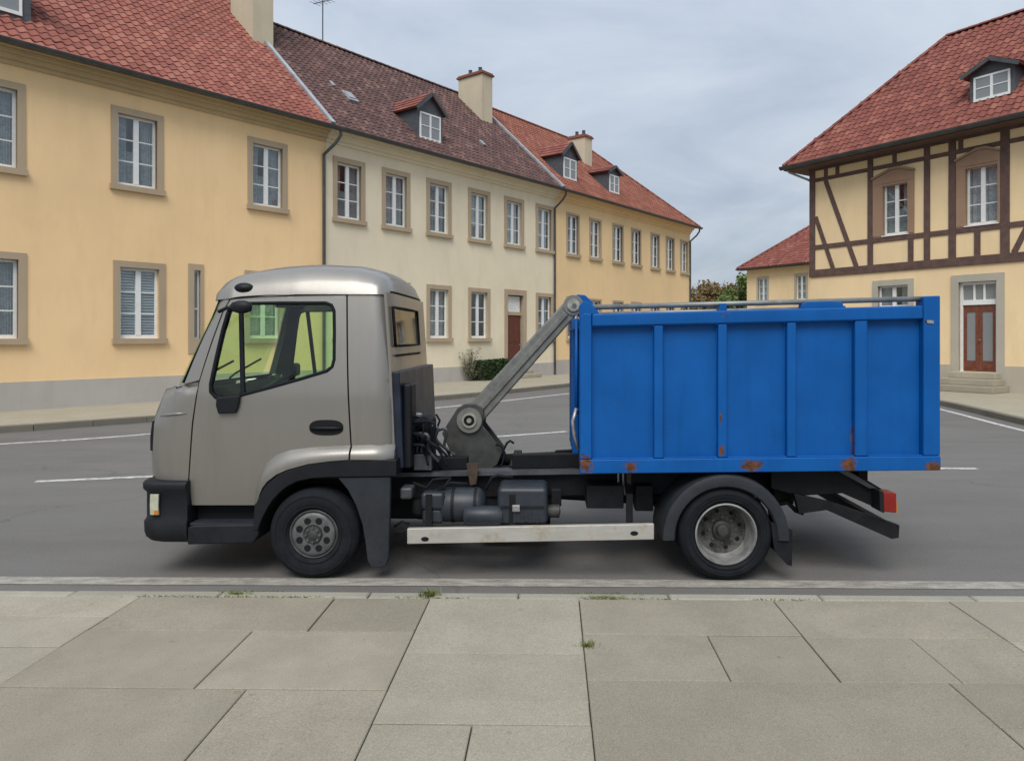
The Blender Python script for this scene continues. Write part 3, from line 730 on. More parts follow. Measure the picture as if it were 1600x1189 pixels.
def dormer(E, uc, w, y0, z0, hw, rise, back, tile, ov=.14, body='slate'):
    a = w/2
    d = MB().prism([(uc-a, z0-.25), (uc+a, z0-.25), (uc+a, z0+hw), (uc, z0+hw+rise), (uc-a, z0+hw)], y0, y0+back).build('dormer', body, E)
    L = math.hypot(a, rise); dx, dz = a/L, rise/L
    for s_ in (-1, 1):
        ex = ov*1.1
        top = Vector((uc, 0, z0+hw+rise+.03)); bot = Vector((uc+s_*(a+ex*dx), 0, z0+hw-ex*dz+.03))
        mb = MB(); n = Vector((s_*dz, 0, dx))*.05
        p = [top, bot, bot+n, top+n]
        mb.add([(q.x, y0-ov, q.z) for q in p]+[(q.x, y0+back, q.z) for q in p], [(0,1,2,3),(7,6,5,4),(0,4,5,1),(1,5,6,2),(2,6,7,3),(3,7,4,0)])
        mb.build('dormer_roof', tile, d)
        # small tiles laid on the slope
        ln_ = (bot-top).length; nrow = max(2, int(ln_/.25)); ncol = max(3, int((back+ov)/.22)); tm = MB()
        sd = (bot-top).normalized(); nn = Vector((s_*dz, 0, dx)).normalized()
        for i in range(nrow):
            for j in range(ncol):
                q = top+n + sd*(ln_*(i)/nrow); l2 = ln_/nrow*1.05; yy = y0-ov+(back+ov)*j/ncol; wv = (back+ov)/ncol*.98
                A = q+nn*.006; B = q+sd*l2+nn*.03
                tm.add([(A.x,yy,A.z),(A.x,yy+wv,A.z),(B.x,yy+wv,B.z),(B.x,yy,B.z),(B.x-nn.x*.02,yy,B.z-nn.z*.02),(B.x-nn.x*.02,yy+wv,B.z-nn.z*.02)], [(0,1,2,3),(3,2,5,4)])
        t_ = tm.build('dormer_tiling', tile, d, fix=False); t_['kind'] = 'stuff'
    # bargeboards
    for s_ in (-1, 1):
        MB().bar((uc, y0-ov-.012, z0+hw+rise+.02), (uc+s_*(a+ov), y0-ov-.012, z0+hw-ov*rise/a+.02), .03, .12, (0, 0, 1)).build('bargeboard', 'zinc_dark', d)
    W = w*.72; H = hw*.88
    fr = MB(); fw = .06
    fr.box(uc-W/2-.06, uc+W/2+.06, y0-.05, y0-.003, z0, z0+.08); fr.box(uc-W/2-.06, uc+W/2+.06, y0-.04, y0-.003, z0+H-.06, z0+H)
    for x in (uc-W/2-.06, uc+W/2, uc-.04): fr.box(x, x+(.06 if x != uc-.04 else .08), y0-.04, y0-.003, z0+.08, z0+H-.06)
    fr.box(uc-W/2, uc-.04, y0-.035, y0-.003, z0+H*.5, z0+H*.5+.03); fr.box(uc+.04, uc+W/2, y0-.035, y0-.003, z0+H*.5, z0+H*.5+.03)
    fr.build('window_frame', 'white_paint', d)
    for s_ in (-1, 1):
        x0, x1 = (uc-W/2, uc-.04) if s_ < 0 else (uc+.04, uc+W/2)
        MB().box(x0, x1, y0-.02, y0-.012, z0+.08, z0+H*.5).build('pane', 'dormer_glass', d)
        MB().box(x0, x1, y0-.02, y0-.012, z0+H*.5+.03, z0+H-.06).build('pane', 'dormer_glass', d)
    return d
b_ = NB('dormer_glass'); b_.set(Base_Color=(.22, .24, .25, 1), Roughness=.08, Specular_IOR_Level=.6)

def roof_base(E, u0, u1, yf, zf, yr, zr, yb, mat, hipL=0, hipR=0, name='roof'):
    """solid roof body under the tiles: front eaves (yf, zf), ridge (yr, zr), rear eaves yb; hips run in by hipL and hipR"""
    v = [(u0,yf,zf),(u1,yf,zf),(u1-hipR,yr,zr),(u0+hipL,yr,zr),(u1,yb,zf),(u0,yb,zf)]
    f = [(0,1,2,3),(4,5,3,2),(1,4,2),(5,0,3),(0,5,4,1)]
    return MB().add(v, f).build(name, mat, E)
def ridge_caps(E, a, b, mat, r=.13, n=None):
    a = Vector(a); b = Vector(b); L = (b-a).length; n = n or max(1, int(L/.38)); d = (b-a)/n; mb = MB()
    dn = d.normalized(); s_ = dn.cross(Vector((0,0,1))).normalized(); u = s_.cross(dn)
    for i in range(n):
        p = a+d*i; q = p+d*1.06; vs_ = []
        for c, rr in ((p, r), (q, r*.9)):
            for k in range(7):
                t = math.pi*k/6; vs_.append(c + s_*math.cos(t)*rr + u*(math.sin(t)*rr*.75-.02))
        mb.add(vs_, [(k, k+1, 7+k+1, 7+k) for k in range(6)]+[tuple(range(7))])
    return mb
def house_frame(name, label, o, d, cat='house', group=None):
    d = Vector(d); return thing(name, label, cat, (o[0], o[1], 0), math.atan2(d.y, d.x), group)

EZ, OV, PIT = 8.40, .45, R(42.4)
def zroof(y): return EZ + (y+OV)*math.tan(PIT)
def terrace(name, label, o, d, u0, u1, ridge_y, plas, plinth, tile, win_up, win_lo, holes_extra=(), hipR=0, singles=0, dress=None, plinth_z=.78, wkw=None, door=None):
    E = house_frame(name, label, o, d, group='yellow and cream terraced houses'); wkw = wkw or {}
    W, H = wkw.get('W', .96), wkw.get('H', 1.8)
    holes = [(u-W/2, u+W/2, 5.64, 5.64+H) for u in win_up] + [(u-W/2, u+W/2, 1.77, 1.77+H) for u in win_lo] + list(holes_extra)
    zr = zroof(ridge_y); D = 2*ridge_y
    wm = wall_mesh(u0+.006, u1-.006, 0, 8.3, holes, D, gable=(ridge_y, zr-.35) if not hipR else None)
    wm.build('wall', plas, E)
    rw_ = random.Random(int(u1*10))
    pm = MB(); cuts = sorted([(h[0]-.02, h[1]+.02) for h in holes_extra if h[2] < plinth_z]); x = u0+.006
    for a, b in cuts: pm.box(x, a, -.035, .02, 0, plinth_z); x = b
    pm.box(x, u1-.006, -.035, .02, 0, plinth_z); pm.build('plinth', plinth, E)
    for i, u in enumerate(win_up): place_window(E, u, 5.64, (dress or {}).get(('u', i), rw_.choice(['curtain', 'curtain', 'lace', None])), **wkw)
    for i, u in enumerate(win_lo): place_window(E, u, 1.77, (dress or {}).get(('l', i), rw_.choice(['curtain', 'curtain', 'lace', None])), **wkw)
    cm = MB()
    for y, za, zb in ((-.07, 7.98, 8.08), (-.16, 8.08, 8.20), (-.28, 8.20, 8.30), (-.38, 8.30, 8.345)): cm.box(u0+.006, u1-.006, y, .03, za, zb)
    cm.build('cornice', plas if plas != 'plaster_ochre' else 'sandstone_pale', E)
    ub = u1 + (OV if hipR else -.006)
    rf = roof_base(E, u0+.006, ub, -OV, EZ-.03, ridge_y, zr-.03, 2*ridge_y+OV, tile, 0, hipR)
    smax = (ridge_y+OV)/math.cos(PIT)
    keep = (lambda u, s_: True) if not hipR else (lambda u, s_: u < ub-s_*math.cos(PIT)*hipR/(ridge_y+OV)+.06)
    tile_field(rf, E, tile, u0+.01, ub, -OV, EZ-.03, PIT, smax, keep, singles)
    mb = ridge_caps(E, (u0, ridge_y, zr+.02), (ub-hipR, ridge_y, zr+.02), tile)
    o2 = mb.build('ridge_tiles', tile, rf, fix=False); o2['kind'] = 'stuff'
    if hipR:
        o3 = ridge_caps(E, (ub, -OV, EZ+.03), (ub-hipR, ridge_y, zr+.03), tile).build('hip_tiles', tile, rf, fix=False); o3['kind'] = 'stuff'
    gutter(E, u0, ub+.02, -OV-.085, EZ-.015, .105)
    return E, rf
plaster('sandstone_pale', (.56, .43, .25), .2)

O1, D1 = (-12.17, 16.56), (.796, 1); O2, D2 = (-6.82, 23.28), (.77, 1); O3, D3 = (.66, 32.99), (.735, 1)
h1, rf1 = terrace('terraced_house', 'ochre terraced house with bright red pantiles and grey plinth, behind the truck cab', O1, D1, -7.5, 8.59, 6.3, 'plaster_ochre', 'plinth_grey', 'tile_red',
    [-6.3, -3.25, -.15, 2.95, 6.6], [-6.3, -3.25, -.13, 3.0, 6.5], holes_extra=[(4.40, 4.58, 1.75, 3.62)], singles=300,
    dress={('l', 3): 'blind', ('l', 4): 'lace', ('u', 2): 'curtain'})
# narrow slit window with its stone surround
sl = MB().box(4.40, 4.44, .08, .14, 1.75, 3.62).box(4.54, 4.58, .08, .14, 1.75, 3.62).box(4.44, 4.54, .08, .14, 1.75, 1.80).box(4.44, 4.54, .08, .14, 2.55, 2.60).box(4.44, 4.54, .08, .14, 3.57, 3.62).build('window', 'white_paint', h1)
MB().box(4.44, 4.54, .11, .116, 1.80, 2.55).build('pane', 'dormer_glass', sl); MB().box(4.44, 4.54, .11, .116, 2.60, 3.57).build('pane', 'dormer_glass', sl)
MB().box(4.24, 4.40, -.03, .1, 1.36, 3.79).box(4.58, 4.66, -.03, .1, 1.36, 3.79).box(4.40, 4.58, -.03, .1, 3.62, 3.79).box(4.40, 4.58, -.03, .1, 1.36, 1.75).build('surround', 'sandstone', sl)
h2, rf2 = terrace('terraced_house', 'cream terraced house with dark brown roof, red door and clipped hedge in front', O2, D2, 0, 12.26, 5.12, 'plaster_cream', 'plinth_grey', 'tile_brown',
    [.93, 2.93, 5.0, 7.2, 9.35, 11.45], [.93, 2.93, 5.0, 7.2, 11.45], holes_extra=[(8.92, 9.96, .13, 3.55)], plinth_z=.68,
    dress={('u', 2): 'lace', ('u', 3): 'lace', ('u', 4): 'lace', ('u', 5): 'lace'})
h3, rf3 = terrace('terraced_house', 'golden end terraced house with orange hipped roof, farthest along the row', O3, D3, 0, 14.05, 4.85, 'plaster_gold', 'plinth_grey', 'tile_orange',
    [1.4, 3.35, 5.5, 7.4, 9.55, 11.4, 13.25], [1.4, 3.35, 5.5, 7.4, 9.55, 11.4, 13.25], hipR=5.2, wkw=dict(W=.9, H=1.8, tw=.10), dress={('u', 1): 'lace', ('u', 4): 'lace', ('l', 2): 'lace'})
# party-wall flashings between the roofs
sl_ = Vector((0, math.cos(PIT), math.sin(PIT)))
for E, u, L in ((h1, 8.54, 9.1), (h2, 12.22, 7.5)):
    a = Vector((u, -OV-.02, EZ+.02)); MB().bar(a+Vector((0,-.02,.05)), a+sl_*L+Vector((0,-.02,.05)), .16, .09, (0, -math.sin(PIT), math.cos(PIT))).build('verge_flashing', 'zinc_light', E)
# downpipes
downpipe(h1, 8.50, -OV-.05, EZ-.07, du=-.32, mat='zinc_dark'); downpipe(h2, 12.12, -OV-.05, EZ-.07, du=-.25); downpipe(h3, 13.95, -OV-.05, EZ-.07, du=-.35)
# chimneys, dormers, roof details
chimney(h2, -.5, .27, 3.3, 4.7, 11.0, 15.6, 2)
MB().box(-.6, .36, 3.18, 4.8, 11.62, 11.72).build('chimney_flashing', 'zinc_light', h2)
chimney(h2, 10.9, 11.62, 3.2, 4.7, 11.0, 13.95, 2, 'tile_orange'); chimney(h3, 6.2, 6.92, 2.45, 3.5, 10.3, 12.55, 2)
dormer(h1, -.15, 1.75, .42, 9.3, 1.15, .6, 2.6, 'tile_red'); dormer(h2, 4.86, 1.3, .33, 9.08, 1.12, .58, 2.3, 'tile_russet')
dormer(h3, 1.75, 1.3, .42, 9.2, 1.12, .58, 2.3, 'tile_russet'); dormer(h3, 5.82, 1.15, .42, 9.2, 1.05, .30, 2.3, 'tile_russet')
def on_roof(u, y, w, l, h):
    z = zroof(y); a = Vector((u, y, z+h/2)); return MB().bar(a, a+sl_*l, w, h, (0, -math.sin(PIT), math.cos(PIT)))
sk_ = on_roof(2.1, 1.25, .42, .62, .12).build('skylight', 'zinc_light', h2); on_roof(2.1, 1.34, .30, .40, .15).build('pane', 'dormer_glass', sk_)
on_roof(8.62, 1.0, .16, .34, .12).build('roof_vent', 'zinc_light', h2); on_roof(1.75, 1.9, .12, .3, .10).build('roof_vent', 'zinc_light', h2)
ant = MB().tube([(3.6, 5.1, zroof(5.1)-.1), (3.6, 5.1, 15.9)], .025, 6); ant.bar((3.6, 4.6, 15.05), (3.6, 5.7, 15.2), .025, .025)
for i in range(5): ant.bar((3.35, 4.65+i*.24, 15.06+i*.03), (3.85, 4.65+i*.24, 15.06+i*.03), .012, .012)
ant.bar((3.2, 5.1, 15.5), (4.0, 5.1, 15.5), .02, .02)
ant.build('antenna', 'zinc_dark', h2)
# red door of the cream house
dr = MB().box(8.96, 9.92, .14, .19, .45, 2.72).build('door', 'door_red', h2)
for x0, x1, z0, z1 in ((9.03, 9.40, .60, 1.45), (9.48, 9.85, .60, 1.45), (9.03, 9.40, 1.58, 2.6), (9.48, 9.85, 1.58, 2.6)): MB().box(x0, x1, .125, .145, z0, z1).build('door_panel', 'door_red', dr, bevel=.012)
MB().box(9.80, 9.86, .09, .13, 1.45, 1.50).build('handle', 'galvanised', dr)
MB().box(8.92, 9.96, .10, .18, 2.72, 2.86).box(8.92, 9.96, .12, .18, .13, .45).build('door_frame', 'sandstone', dr)
MB().box(8.97, 9.91, .15, .156, 2.86, 3.52).build('transom_pane', 'lace', dr)
MB().box(8.72, 8.92, -.03, .2, .13, 3.78).box(9.96, 10.16, -.03, .2, .13, 3.78).box(8.92, 9.96, -.03, .2, 3.55, 3.78).build('door_surround', 'sandstone', dr)
for i in range(2): MB().box(8.7-.1*(1-i), 10.18+.1*(1-i), -.75+.35*i, -.04, .13+.155*i, .285+.155*i).build('step', 'step_stone', h2, bevel=.015)
# hedges, shrub and gate post in front of the cream house (house coordinates)
def in_house(E, u, y, z=0): return (Matrix.Translation(E.location) @ E.rotation_euler.to_matrix().to_4x4()) @ Vector((u, y, z))
def hedge(u0, u1, y0, y1, h, label):
    rnd = random.Random(int(u0*10)); E = thing('hedge', label, 'hedge', in_house(h2, (u0+u1)/2, (y0+y1)/2, FARZ), h2.rotation_euler.z, 'clipped hedges by the cream house')
    a, b = (u1-u0)/2, (y1-y0)/2
    core = MB().box(-a+.06, a-.06, -b+.06, b-.06, 0, h-.06).build('stems', 'soil', E); mb = MB(); pts = []
    for _ in range(1500):
        f = rnd.random(); x, y, z = rnd.uniform(-a, a), rnd.uniform(-b, b), rnd.uniform(.03, h)
        k = rnd.choice('xyzy'); 
        if k == 'x': x = rnd.choice((-a, a))
        elif k == 'y': y = -b
        else: z = h
        pts.append((x+rnd.gauss(0,.03), y+rnd.gauss(0,.03), z+rnd.gauss(0,.03)))
    leaves(mb, pts, .05, rnd); mb.build('foliage', 'leaf_hedge', E, fix=False)
hedge(6.72, 7.55, -.62, -.10, .72, 'clipped dark hedge beside the loose pale shrub'); hedge(7.66, 8.5, -.62, -.10, .74, 'clipped dark hedge next to the steps of the red door')
sb = thing('shrub', 'loose pale grey-green shrub at the left end of the hedges', 'shrub', in_house(h2, 6.3, -.35, FARZ)); rnd = random.Random(9)
st = MB(); pts = []
for _ in range(46):
    t = Vector((rnd.gauss(0, .20), rnd.gauss(0, .12), rnd.uniform(.35, 1.25))); st.tube([(0,0,0), t*.5+Vector((0,0,.1)), t], [.012, .008, .004], 4)
    pts += [t*rnd.uniform(.45, 1.05)+Vector((rnd.gauss(0,.05), rnd.gauss(0,.05), rnd.gauss(0,.05))) for _ in range(30)]
st.build('stems', 'bark', sb); lm = MB(); leaves(lm, pts, .028, rnd); lm.build('foliage', 'leaf_pale', sb, fix=False)

# ------------------------------------------------------------------ half-timbered house on the right
OR, DR = (10.28, 28.07), (.683, -1)
hr = house_frame('timbered_house', 'half-timbered house with straw plaster, russet hipped roof and wooden double door', OR, DR)
RL, RE, RO, RP = 13.0, 8.31, .70, R(48)
wins_r = [(2.93, 3.82, 5.32, 7.10), (5.70, 6.65, 5.32, 7.18), (9.0, 9.95, 5.32, 7.18)]; wins_g = [(2.74, 3.82, 1.55, 3.58), (9.0, 10.0, 1.55, 3.58)]
door_r = (5.48, 6.62, .72, 3.55)
wall_mesh(0.01, RL, 0, 8.25, wins_r+wins_g+[door_r], 6.8, reveal=.24).build('wall', 'plaster_straw', hr)
MB().box(0, door_r[0]-.22, -.03, .02, 0, .92).box(door_r[1]+.22, RL, -.03, .02, 0, .92).build('plinth', 'plinth_sand', hr)
def beam(u0, z0, u1, z1, w, dep=.035):
    a = Vector((u0, 0, z0)); b = Vector((u1, 0, z1)); d = (b-a).normalized(); n = Vector((-d.z, 0, d.x))*w/2
    p = [a-n, b-n, b+n, a+n]; mb = MB(); mb.prism([(q.x, q.z) for q in p], -dep, .04); return mb.build('timber_beam', 'timber', hr, bevel=.008)
def post(u0, u1, z0, z1, dep=.040): return MB().box(u0, u1, -dep, .04, z0, z1).build('timber_post', 'timber', hr, bevel=.008)
ZB0, ZB1, ZS0, ZS1, ZP0, ZP1, ZT0, ZT1 = 4.07, 4.35, 5.11, 5.28, 7.66, 7.80, 8.08, 8.26
MB().box(-.03, RL, -.050, .04, ZB0, ZB1).build('timber_beam', 'timber', hr, bevel=.01)
MB().box(-.03, RL, -.050, .04, ZT0, ZT1).build('timber_beam', 'timber', hr, bevel=.01)
posts = [(-.02, .22), (2.36, 2.56), (4.37, 4.57), (5.17, 5.40), (6.72, 6.98), (8.5, 8.72), (10.25, 10.47), (12.7, 12.95)]
for a, b in posts: post(a, b, ZB1+.001, ZT0-.001)
for (a, b), (c, d) in zip(posts, posts[1:]):
    MB().box(b+.001, c-.001, -.034, .04, ZP0, ZP1).build('timber_beam', 'timber', hr, bevel=.008)
    MB().box(b+.001, c-.001, -.034, .04, ZS0, ZS1).build('timber_beam', 'timber', hr, bevel=.008)
for u in (.68, 1.16, 3.35, 5.55, 7.8, 9.4, 11.5): MB().box(u-.07, u+.07, -.034, .04, ZP1+.001, ZT0-.001).build('timber_post', 'timber', hr)
for u in (3.92, 6.05, 9.4): MB().box(u-.09, u+.09, -.034, .04, ZB1+.001, ZS0-.001).build('timber_post', 'timber', hr)
beam(.66, ZP0, 1.92, ZB1, .17, .030); beam(.24, 6.35, .98, ZB1, .16, .030); beam(8.4, 7.0, 7.1, ZB1, .17, .030); beam(11.0, ZP0, 12.4, ZB1, .17, .03)
def red_window(u0, u1, z0, z1):
    W, H = u1-u0, z1-z0; f = place_window(hr, (u0+u1)/2, z0, 'lace' if u0 > 5 else 'curtain', surround=False, W=W, H=H)
    a = W/2; L = .36 if u0 < 5 else .28; Rr = .22 if u0 < 5 else .07
    MB().box(-a-L, -a, -.05, .10, 0, H+.03).box(a, a+Rr, -.05, .10, 0, H+.03).build('surround', 'redstone', f)
    MB().prism([(-a-L, H+.03), (a+Rr, H+.03), (a+Rr, H+.30), (.15, H+.46), (-.1, H+.46), (-a-L, H+.22)], -.06, .10).prism([(-a, H-.06), (a, H-.06), (a, H+.03), (-a, H+.03)], -.04, .1).build('lintel', 'redstone', f)
    MB().prism([(-a-L-.03, H+.22), (-.12, H+.46), (.17, H+.46), (a+Rr+.02, H+.30), (a+Rr+.02, H+.37), (.17, H+.54), (-.12, H+.54), (-a-L-.03, H+.29)], -.11, .05).build('cornice', 'redstone', f)
    MB().box(-a-.04, a+.04, -.06, .16, -.035, -.002).build('sill', 'white_paint', f)
for w in wins_r: red_window(*w)
for (a, b, c, d) in wins_g: place_window(hr, (a+b)/2, c, 'curtain', W=b-a, H=d-c, stone='greystone', tw=.2)
# double door with transom light
dd = MB().box(5.48, 5.56, .10, .20, .72, 3.55).box(6.54, 6.62, .10, .20, .72, 3.55).box(5.56, 6.54, .10, .20, 3.46, 3.55).box(5.56, 6.54, .09, .20, 2.82, 2.98).box(5.87, 5.93, .11, .19, 2.98, 3.46).box(6.17, 6.23, .11, .19, 2.98, 3.46).build('door', 'white_paint', hr)
for a, b in ((5.56, 5.87), (5.93, 6.17), (6.23, 6.54)): MB().box(a, b, .15, .156, 2.98, 3.46).build('transom_pane', 'dormer_glass', dd)
for a, b in ((5.562, 6.03), (6.036, 6.538)):
    lf = MB().box(a, a+.10, .13, .18, .74, 2.82).box(b-.10, b, .13, .18, .74, 2.82).box(a+.10, b-.10, .13, .18, .74, 1.06).box(a+.10, b-.10, .13, .18, 2.60, 2.82).build('door_leaf', 'door_wood', dd)
    MB().box(a+.09, b-.09, .15, .158, 1.05, 2.61).build('door_pane', 'dormer_glass', dd)
    MB().box(a+.12, b-.12, .115, .14, .82, 1.0).build('door_panel', 'door_wood', dd)
MB().tube([(6.05, .10, 1.72), (6.05, .08, 1.72), (6.12, .08, 1.72)], .012, 6).build('handle', 'galvanised', dd)
MB().box(5.26, 5.48, -.04, .2, .13, 3.78).box(6.62, 6.84, -.04, .2, .13, 3.78).box(5.48, 6.62, -.04, .2, 3.55, 3.78).build('door_surround', 'greystone', dd)
for i in range(3): MB().box(5.35-.12*(2-i), 6.75+.12*(2-i), -1.1+.34*i, -.05 if i < 2 else .12, .13+.195*i, .325+.195*i-.004).build('step', 'step_stone', hr, bevel=.015)
# roof of the timbered house
ub0 = -RO; ridge_y = 3.4; zr = RE+(ridge_y+RO)*math.tan(RP)
rfr = roof_base(hr, ub0, RL+RO, -RO, RE, ridge_y, zr, 7.5, 'tile_russet', 4.1, 4.1)
tile_field(rfr, hr, 'tile_russet', ub0+.02, RL+RO, -RO, RE, RP, (ridge_y+RO)/math.cos(RP), lambda u, s_: ub0+s_*math.cos(RP)-.05 < u < RL+RO-s_*math.cos(RP)+.05, 300)
ridge_caps(hr, (ub0, -RO, RE+.05), (ub0+4.1, ridge_y, zr+.05), 'tile_russet').build('hip_tiles', 'tile_russet', rfr, fix=False)['kind'] = 'stuff'
ridge_caps(hr, (ub0+4.1, ridge_y, zr+.05), (RL+RO-4.1, ridge_y, zr+.05), 'tile_russet').build('ridge_tiles', 'tile_russet', rfr, fix=False)['kind'] = 'stuff'
gutter(hr, ub0-.04, RL+RO, -RO-.10, RE-.01, .125)
MB().box(ub0, RL+RO, -RO+.02, -.02, RE-.14, RE-.03).box(ub0, -.05, -.02, 7.4, RE-.14, RE-.03).build('eaves_boarding', 'timber', hr)
MB().tube([(ub0+.1, -RO+.1, RE-.05), (ub0+.15, -RO+.15, RE-.2), (-.12, .1, RE-.5), (-.12, .5, RE-.75), (-.12, .5, FARZ)], .045, 8).build('downpipe', 'zinc_light', hr, auto=40)
dormer(hr, 6.45, 1.3, .05, 9.18, .88, .30, 2.2, 'tile_russet', .2)

# small yellow house beyond
hf = house_frame('far_house', 'small plain yellow house with red hipped roof, behind the timbered house', (14.56, 52.0), (.683, -1))
wall_mesh(0, 12, 0, 6.6, [(1.0, 1.75, 4.25, 5.85), (4.1, 4.85, 4.25, 5.85), (1.0, 1.75, 1.3, 2.9), (4.1, 4.85, 1.3, 2.9)], 7).build('wall', 'plaster_straw', hf)
for u in (1.375, 4.475):
    for z in (4.25, 1.3): place_window(hf, u, z, 'lace', W=.75, H=1.6, stone='greystone', tw=.14)
rff = roof_base(hf, -.5, 12.5, -.5, 6.62, 3.5, 9.9, 7.5, 'tile_russet', 4.0, 4.0)
tile_field(rff, hf, 'tile_russet', -.48, 12.5, -.5, 6.62, math.atan2(3.28, 4.0), 5.17, lambda u, s_: u > -.5+s_*.77-.05)
MB().box(-.5, 12.5, -.48, -.02, 6.5, 6.6).build('eaves_boarding', 'timber', hf); gutter(hf, -.5, 12.5, -.56, 6.6, .09)
ridge_caps(hf, (-.5, -.5, 6.66), (3.5, 3.5, 9.95), 'tile_russet').build('hip_tiles', 'tile_russet', rff, fix=False)['kind'] = 'stuff'

# trees far down the street
def tree(px, Y, h, rx, mat, label, seed, trunk=.35):
    rnd = random.Random(seed); X = (px-PPX)/FPX*Y
    E = thing('tree', label, 'tree', (X, Y, 0), 0, 'trees at the end of the street')
    tm = MB(); tm.tube([(0,0,0), (.1,0,h*.3), (.05,.1,h*.55), (0,0,h*.8)], [.22, .17, .11, .04], 8); pts = []
    for _ in range(11):
        a = rnd.uniform(0, 6.28); z = rnd.uniform(h*trunk, h*.92); r = rx*math.sqrt(max(.1, 1-((z-h*.6)/(h*.45))**2))*rnd.uniform(.45, .85)
        c = Vector((math.cos(a)*r, math.sin(a)*r, z)); tm.tube([(0, 0, z*.7), c*.6+Vector((0,0,z*.32)), c], [.07, .045, .015], 5)
        rr = rx*rnd.uniform(.28, .5)
        for _ in range(330):
            d = Vector((rnd.gauss(0,1), rnd.gauss(0,1), rnd.gauss(0,.8))).normalized()*rr*rnd.uniform(.35, 1.08); pts.append(c+d)
    tm.build('trunk', 'bark', E, auto=50); lm = MB(); leaves(lm, pts, .17, rnd, .3); lm.build('crown', mat, E, fix=False)
tree(1098, 70, 7.4, 2.9, 'leaf_autumn', 'reddish autumn tree beside the golden end house', 1); tree(1130, 76, 7.3, 2.6, 'leaf_autumn', 'low brownish tree in the middle of the gap at the street end', 2)
tree(1150, 68, 7.6, 2.3, 'leaf_green', 'green tree left of the small yellow house', 3); tree(1185, 80, 7.8, 3.0, 'leaf_green', 'green tree half hidden by the small yellow house', 4); tree(1068, 84, 7.6, 3.0, 'leaf_autumn', 'brown tree mostly hidden by the golden end house', 5)
# ------------------------------------------------------------------ the truck
TO, TD = Vector((-1.69, 5.46)), Vector((3.057, -.04))
truck = thing('hooklift_truck', 'taupe grey hooklift truck with black bumper carrying a blue container', 'truck', (TO.x, TO.y, 0), math.atan2(TD.y, TD.x))
def tp(px, py, y=0.0): return local_plane(TO, TD, px, py, y)
def TP(pts, y=0.0): return [tp(a, b, y) for a, b in pts]
def tx(px, y=0.0): return tp(px, 527, y)[0]
def tz(py, y=0.0, px=489): return tp(px, py, y)[1]
CW = 1.80                                    # cab width
# --- front profile of the cab: height -> x of the foremost skin
fp = [(243, 760), (240, 735), (239, 715), (239, 695), (241, 660), (248, 640), (261, 609)]
FRONT = sorted([(tp(a, b, .27)[1], tp(a, b, .27)[0]) for a, b in fp] + [(tp(a, b, .17)[1], tp(a, b, .17)[0]) for a, b in ((288, 599), (300, 568), (331, 496), (342, 463))])
ZCOWL = tz(604); ZBELT = tz(622); ZSEAM = tz(458)
def xfront(z): return interp(FRONT, z)
REAR = sorted([(tp(a, b, .14)[1], tp(a, b, .14)[0]) for a, b in ((606, 455), (613, 560), (620, 720))])
def xrear(z): return interp(REAR, z)
def yside(x, z):
    """near side skin of the cab: tumblehome above the belt, rounded front and rear corners, slight barrel"""
    y = .035
    if z > ZBELT: y += .105*((z-ZBELT)/(ZSEAM-ZBELT))**1.35
    else: y += .03*((ZBELT-z)/.8)**2
    xf = xfront(z); up = z > ZCOWL; Rf = .16 if up else .30
    t = (xf+Rf-x)/Rf
    if t > 0: y += (.10 if up else .24)*(1-math.sqrt(max(0, 1-min(1, t)**2)))
    xr = xrear(z); Rr = .13; t = (x-(xr-Rr))/Rr
    if t > 0: y += .11*(1-math.sqrt(max(0, 1-min(1, t)**2)))
    return y
def ts(px, py):
    """point of the near side skin seen at a photo pixel"""
    y = .1
    for _ in range(24):
        x, z = tp(px, py, y); x = min(max(x, xfront(z)+.004), xrear(z)-.002); y = .6*y+.4*yside(x, z)
    return (x, z)
def TS(pts): return [ts(a, b) for a, b in pts]
def clampf(poly): return [(max(x, xfront(z)+.004), z) for x, z in poly]
def side_panel(name, outline, holes, mat, th=.022, step=.035, off=0.0, parents=(None, None), both=True):
    res = []
    for far in (False, True) if both else (False,):
        f = (lambda x, z: yside(x, z)+off) if not far else (lambda x, z: CW-yside(x, z)-off)
        o = panel(outline, holes, f, step, flip=far).build(name, mat, parents[1] if far else parents[0], smooth=True, fix=False)
        if th: solidify(o, th)
        res.append(o)
    return res
cab = None
door_px = [(300, 789), (296, 747), (302, 662), (312, 596), (332, 535), (350, 486), (360, 469), (376, 463), (541, 459.5), (548.5, 716), (514, 718), (480, 723), (450, 732), (433, 741), (420, 752), (410, 765), (404, 778), (398, 789)]
hole_px = [(356, 488), (361, 478), (370, 474.5), (440, 473.5), (509, 473.5), (518, 477), (522, 486), (522.5, 520), (522, 562), (519, 573), (510, 580), (470, 592), (420, 606), (378, 617), (350, 622), (337, 621), (329, 612), (329, 600), (337, 562), (348, 515)]
door_o, hole_o = TS(door_px), TS(hole_px)
qp = [(543.5, 459.5), (600, 456), (606, 460), (612, 560), (619, 716), (551, 716)]
front_px = [(310, 597), (287, 602.5), (262, 609), (249, 640), (242, 657), (239, 695), (239, 716), (241, 735), (244, 751), (293, 751), (294, 747), (299.5, 662)]
pill_px = [(311, 594), (288, 600), (300, 570), (331, 497), (343, 464), (356, 462), (358, 469), (348, 485), (330, 534)]
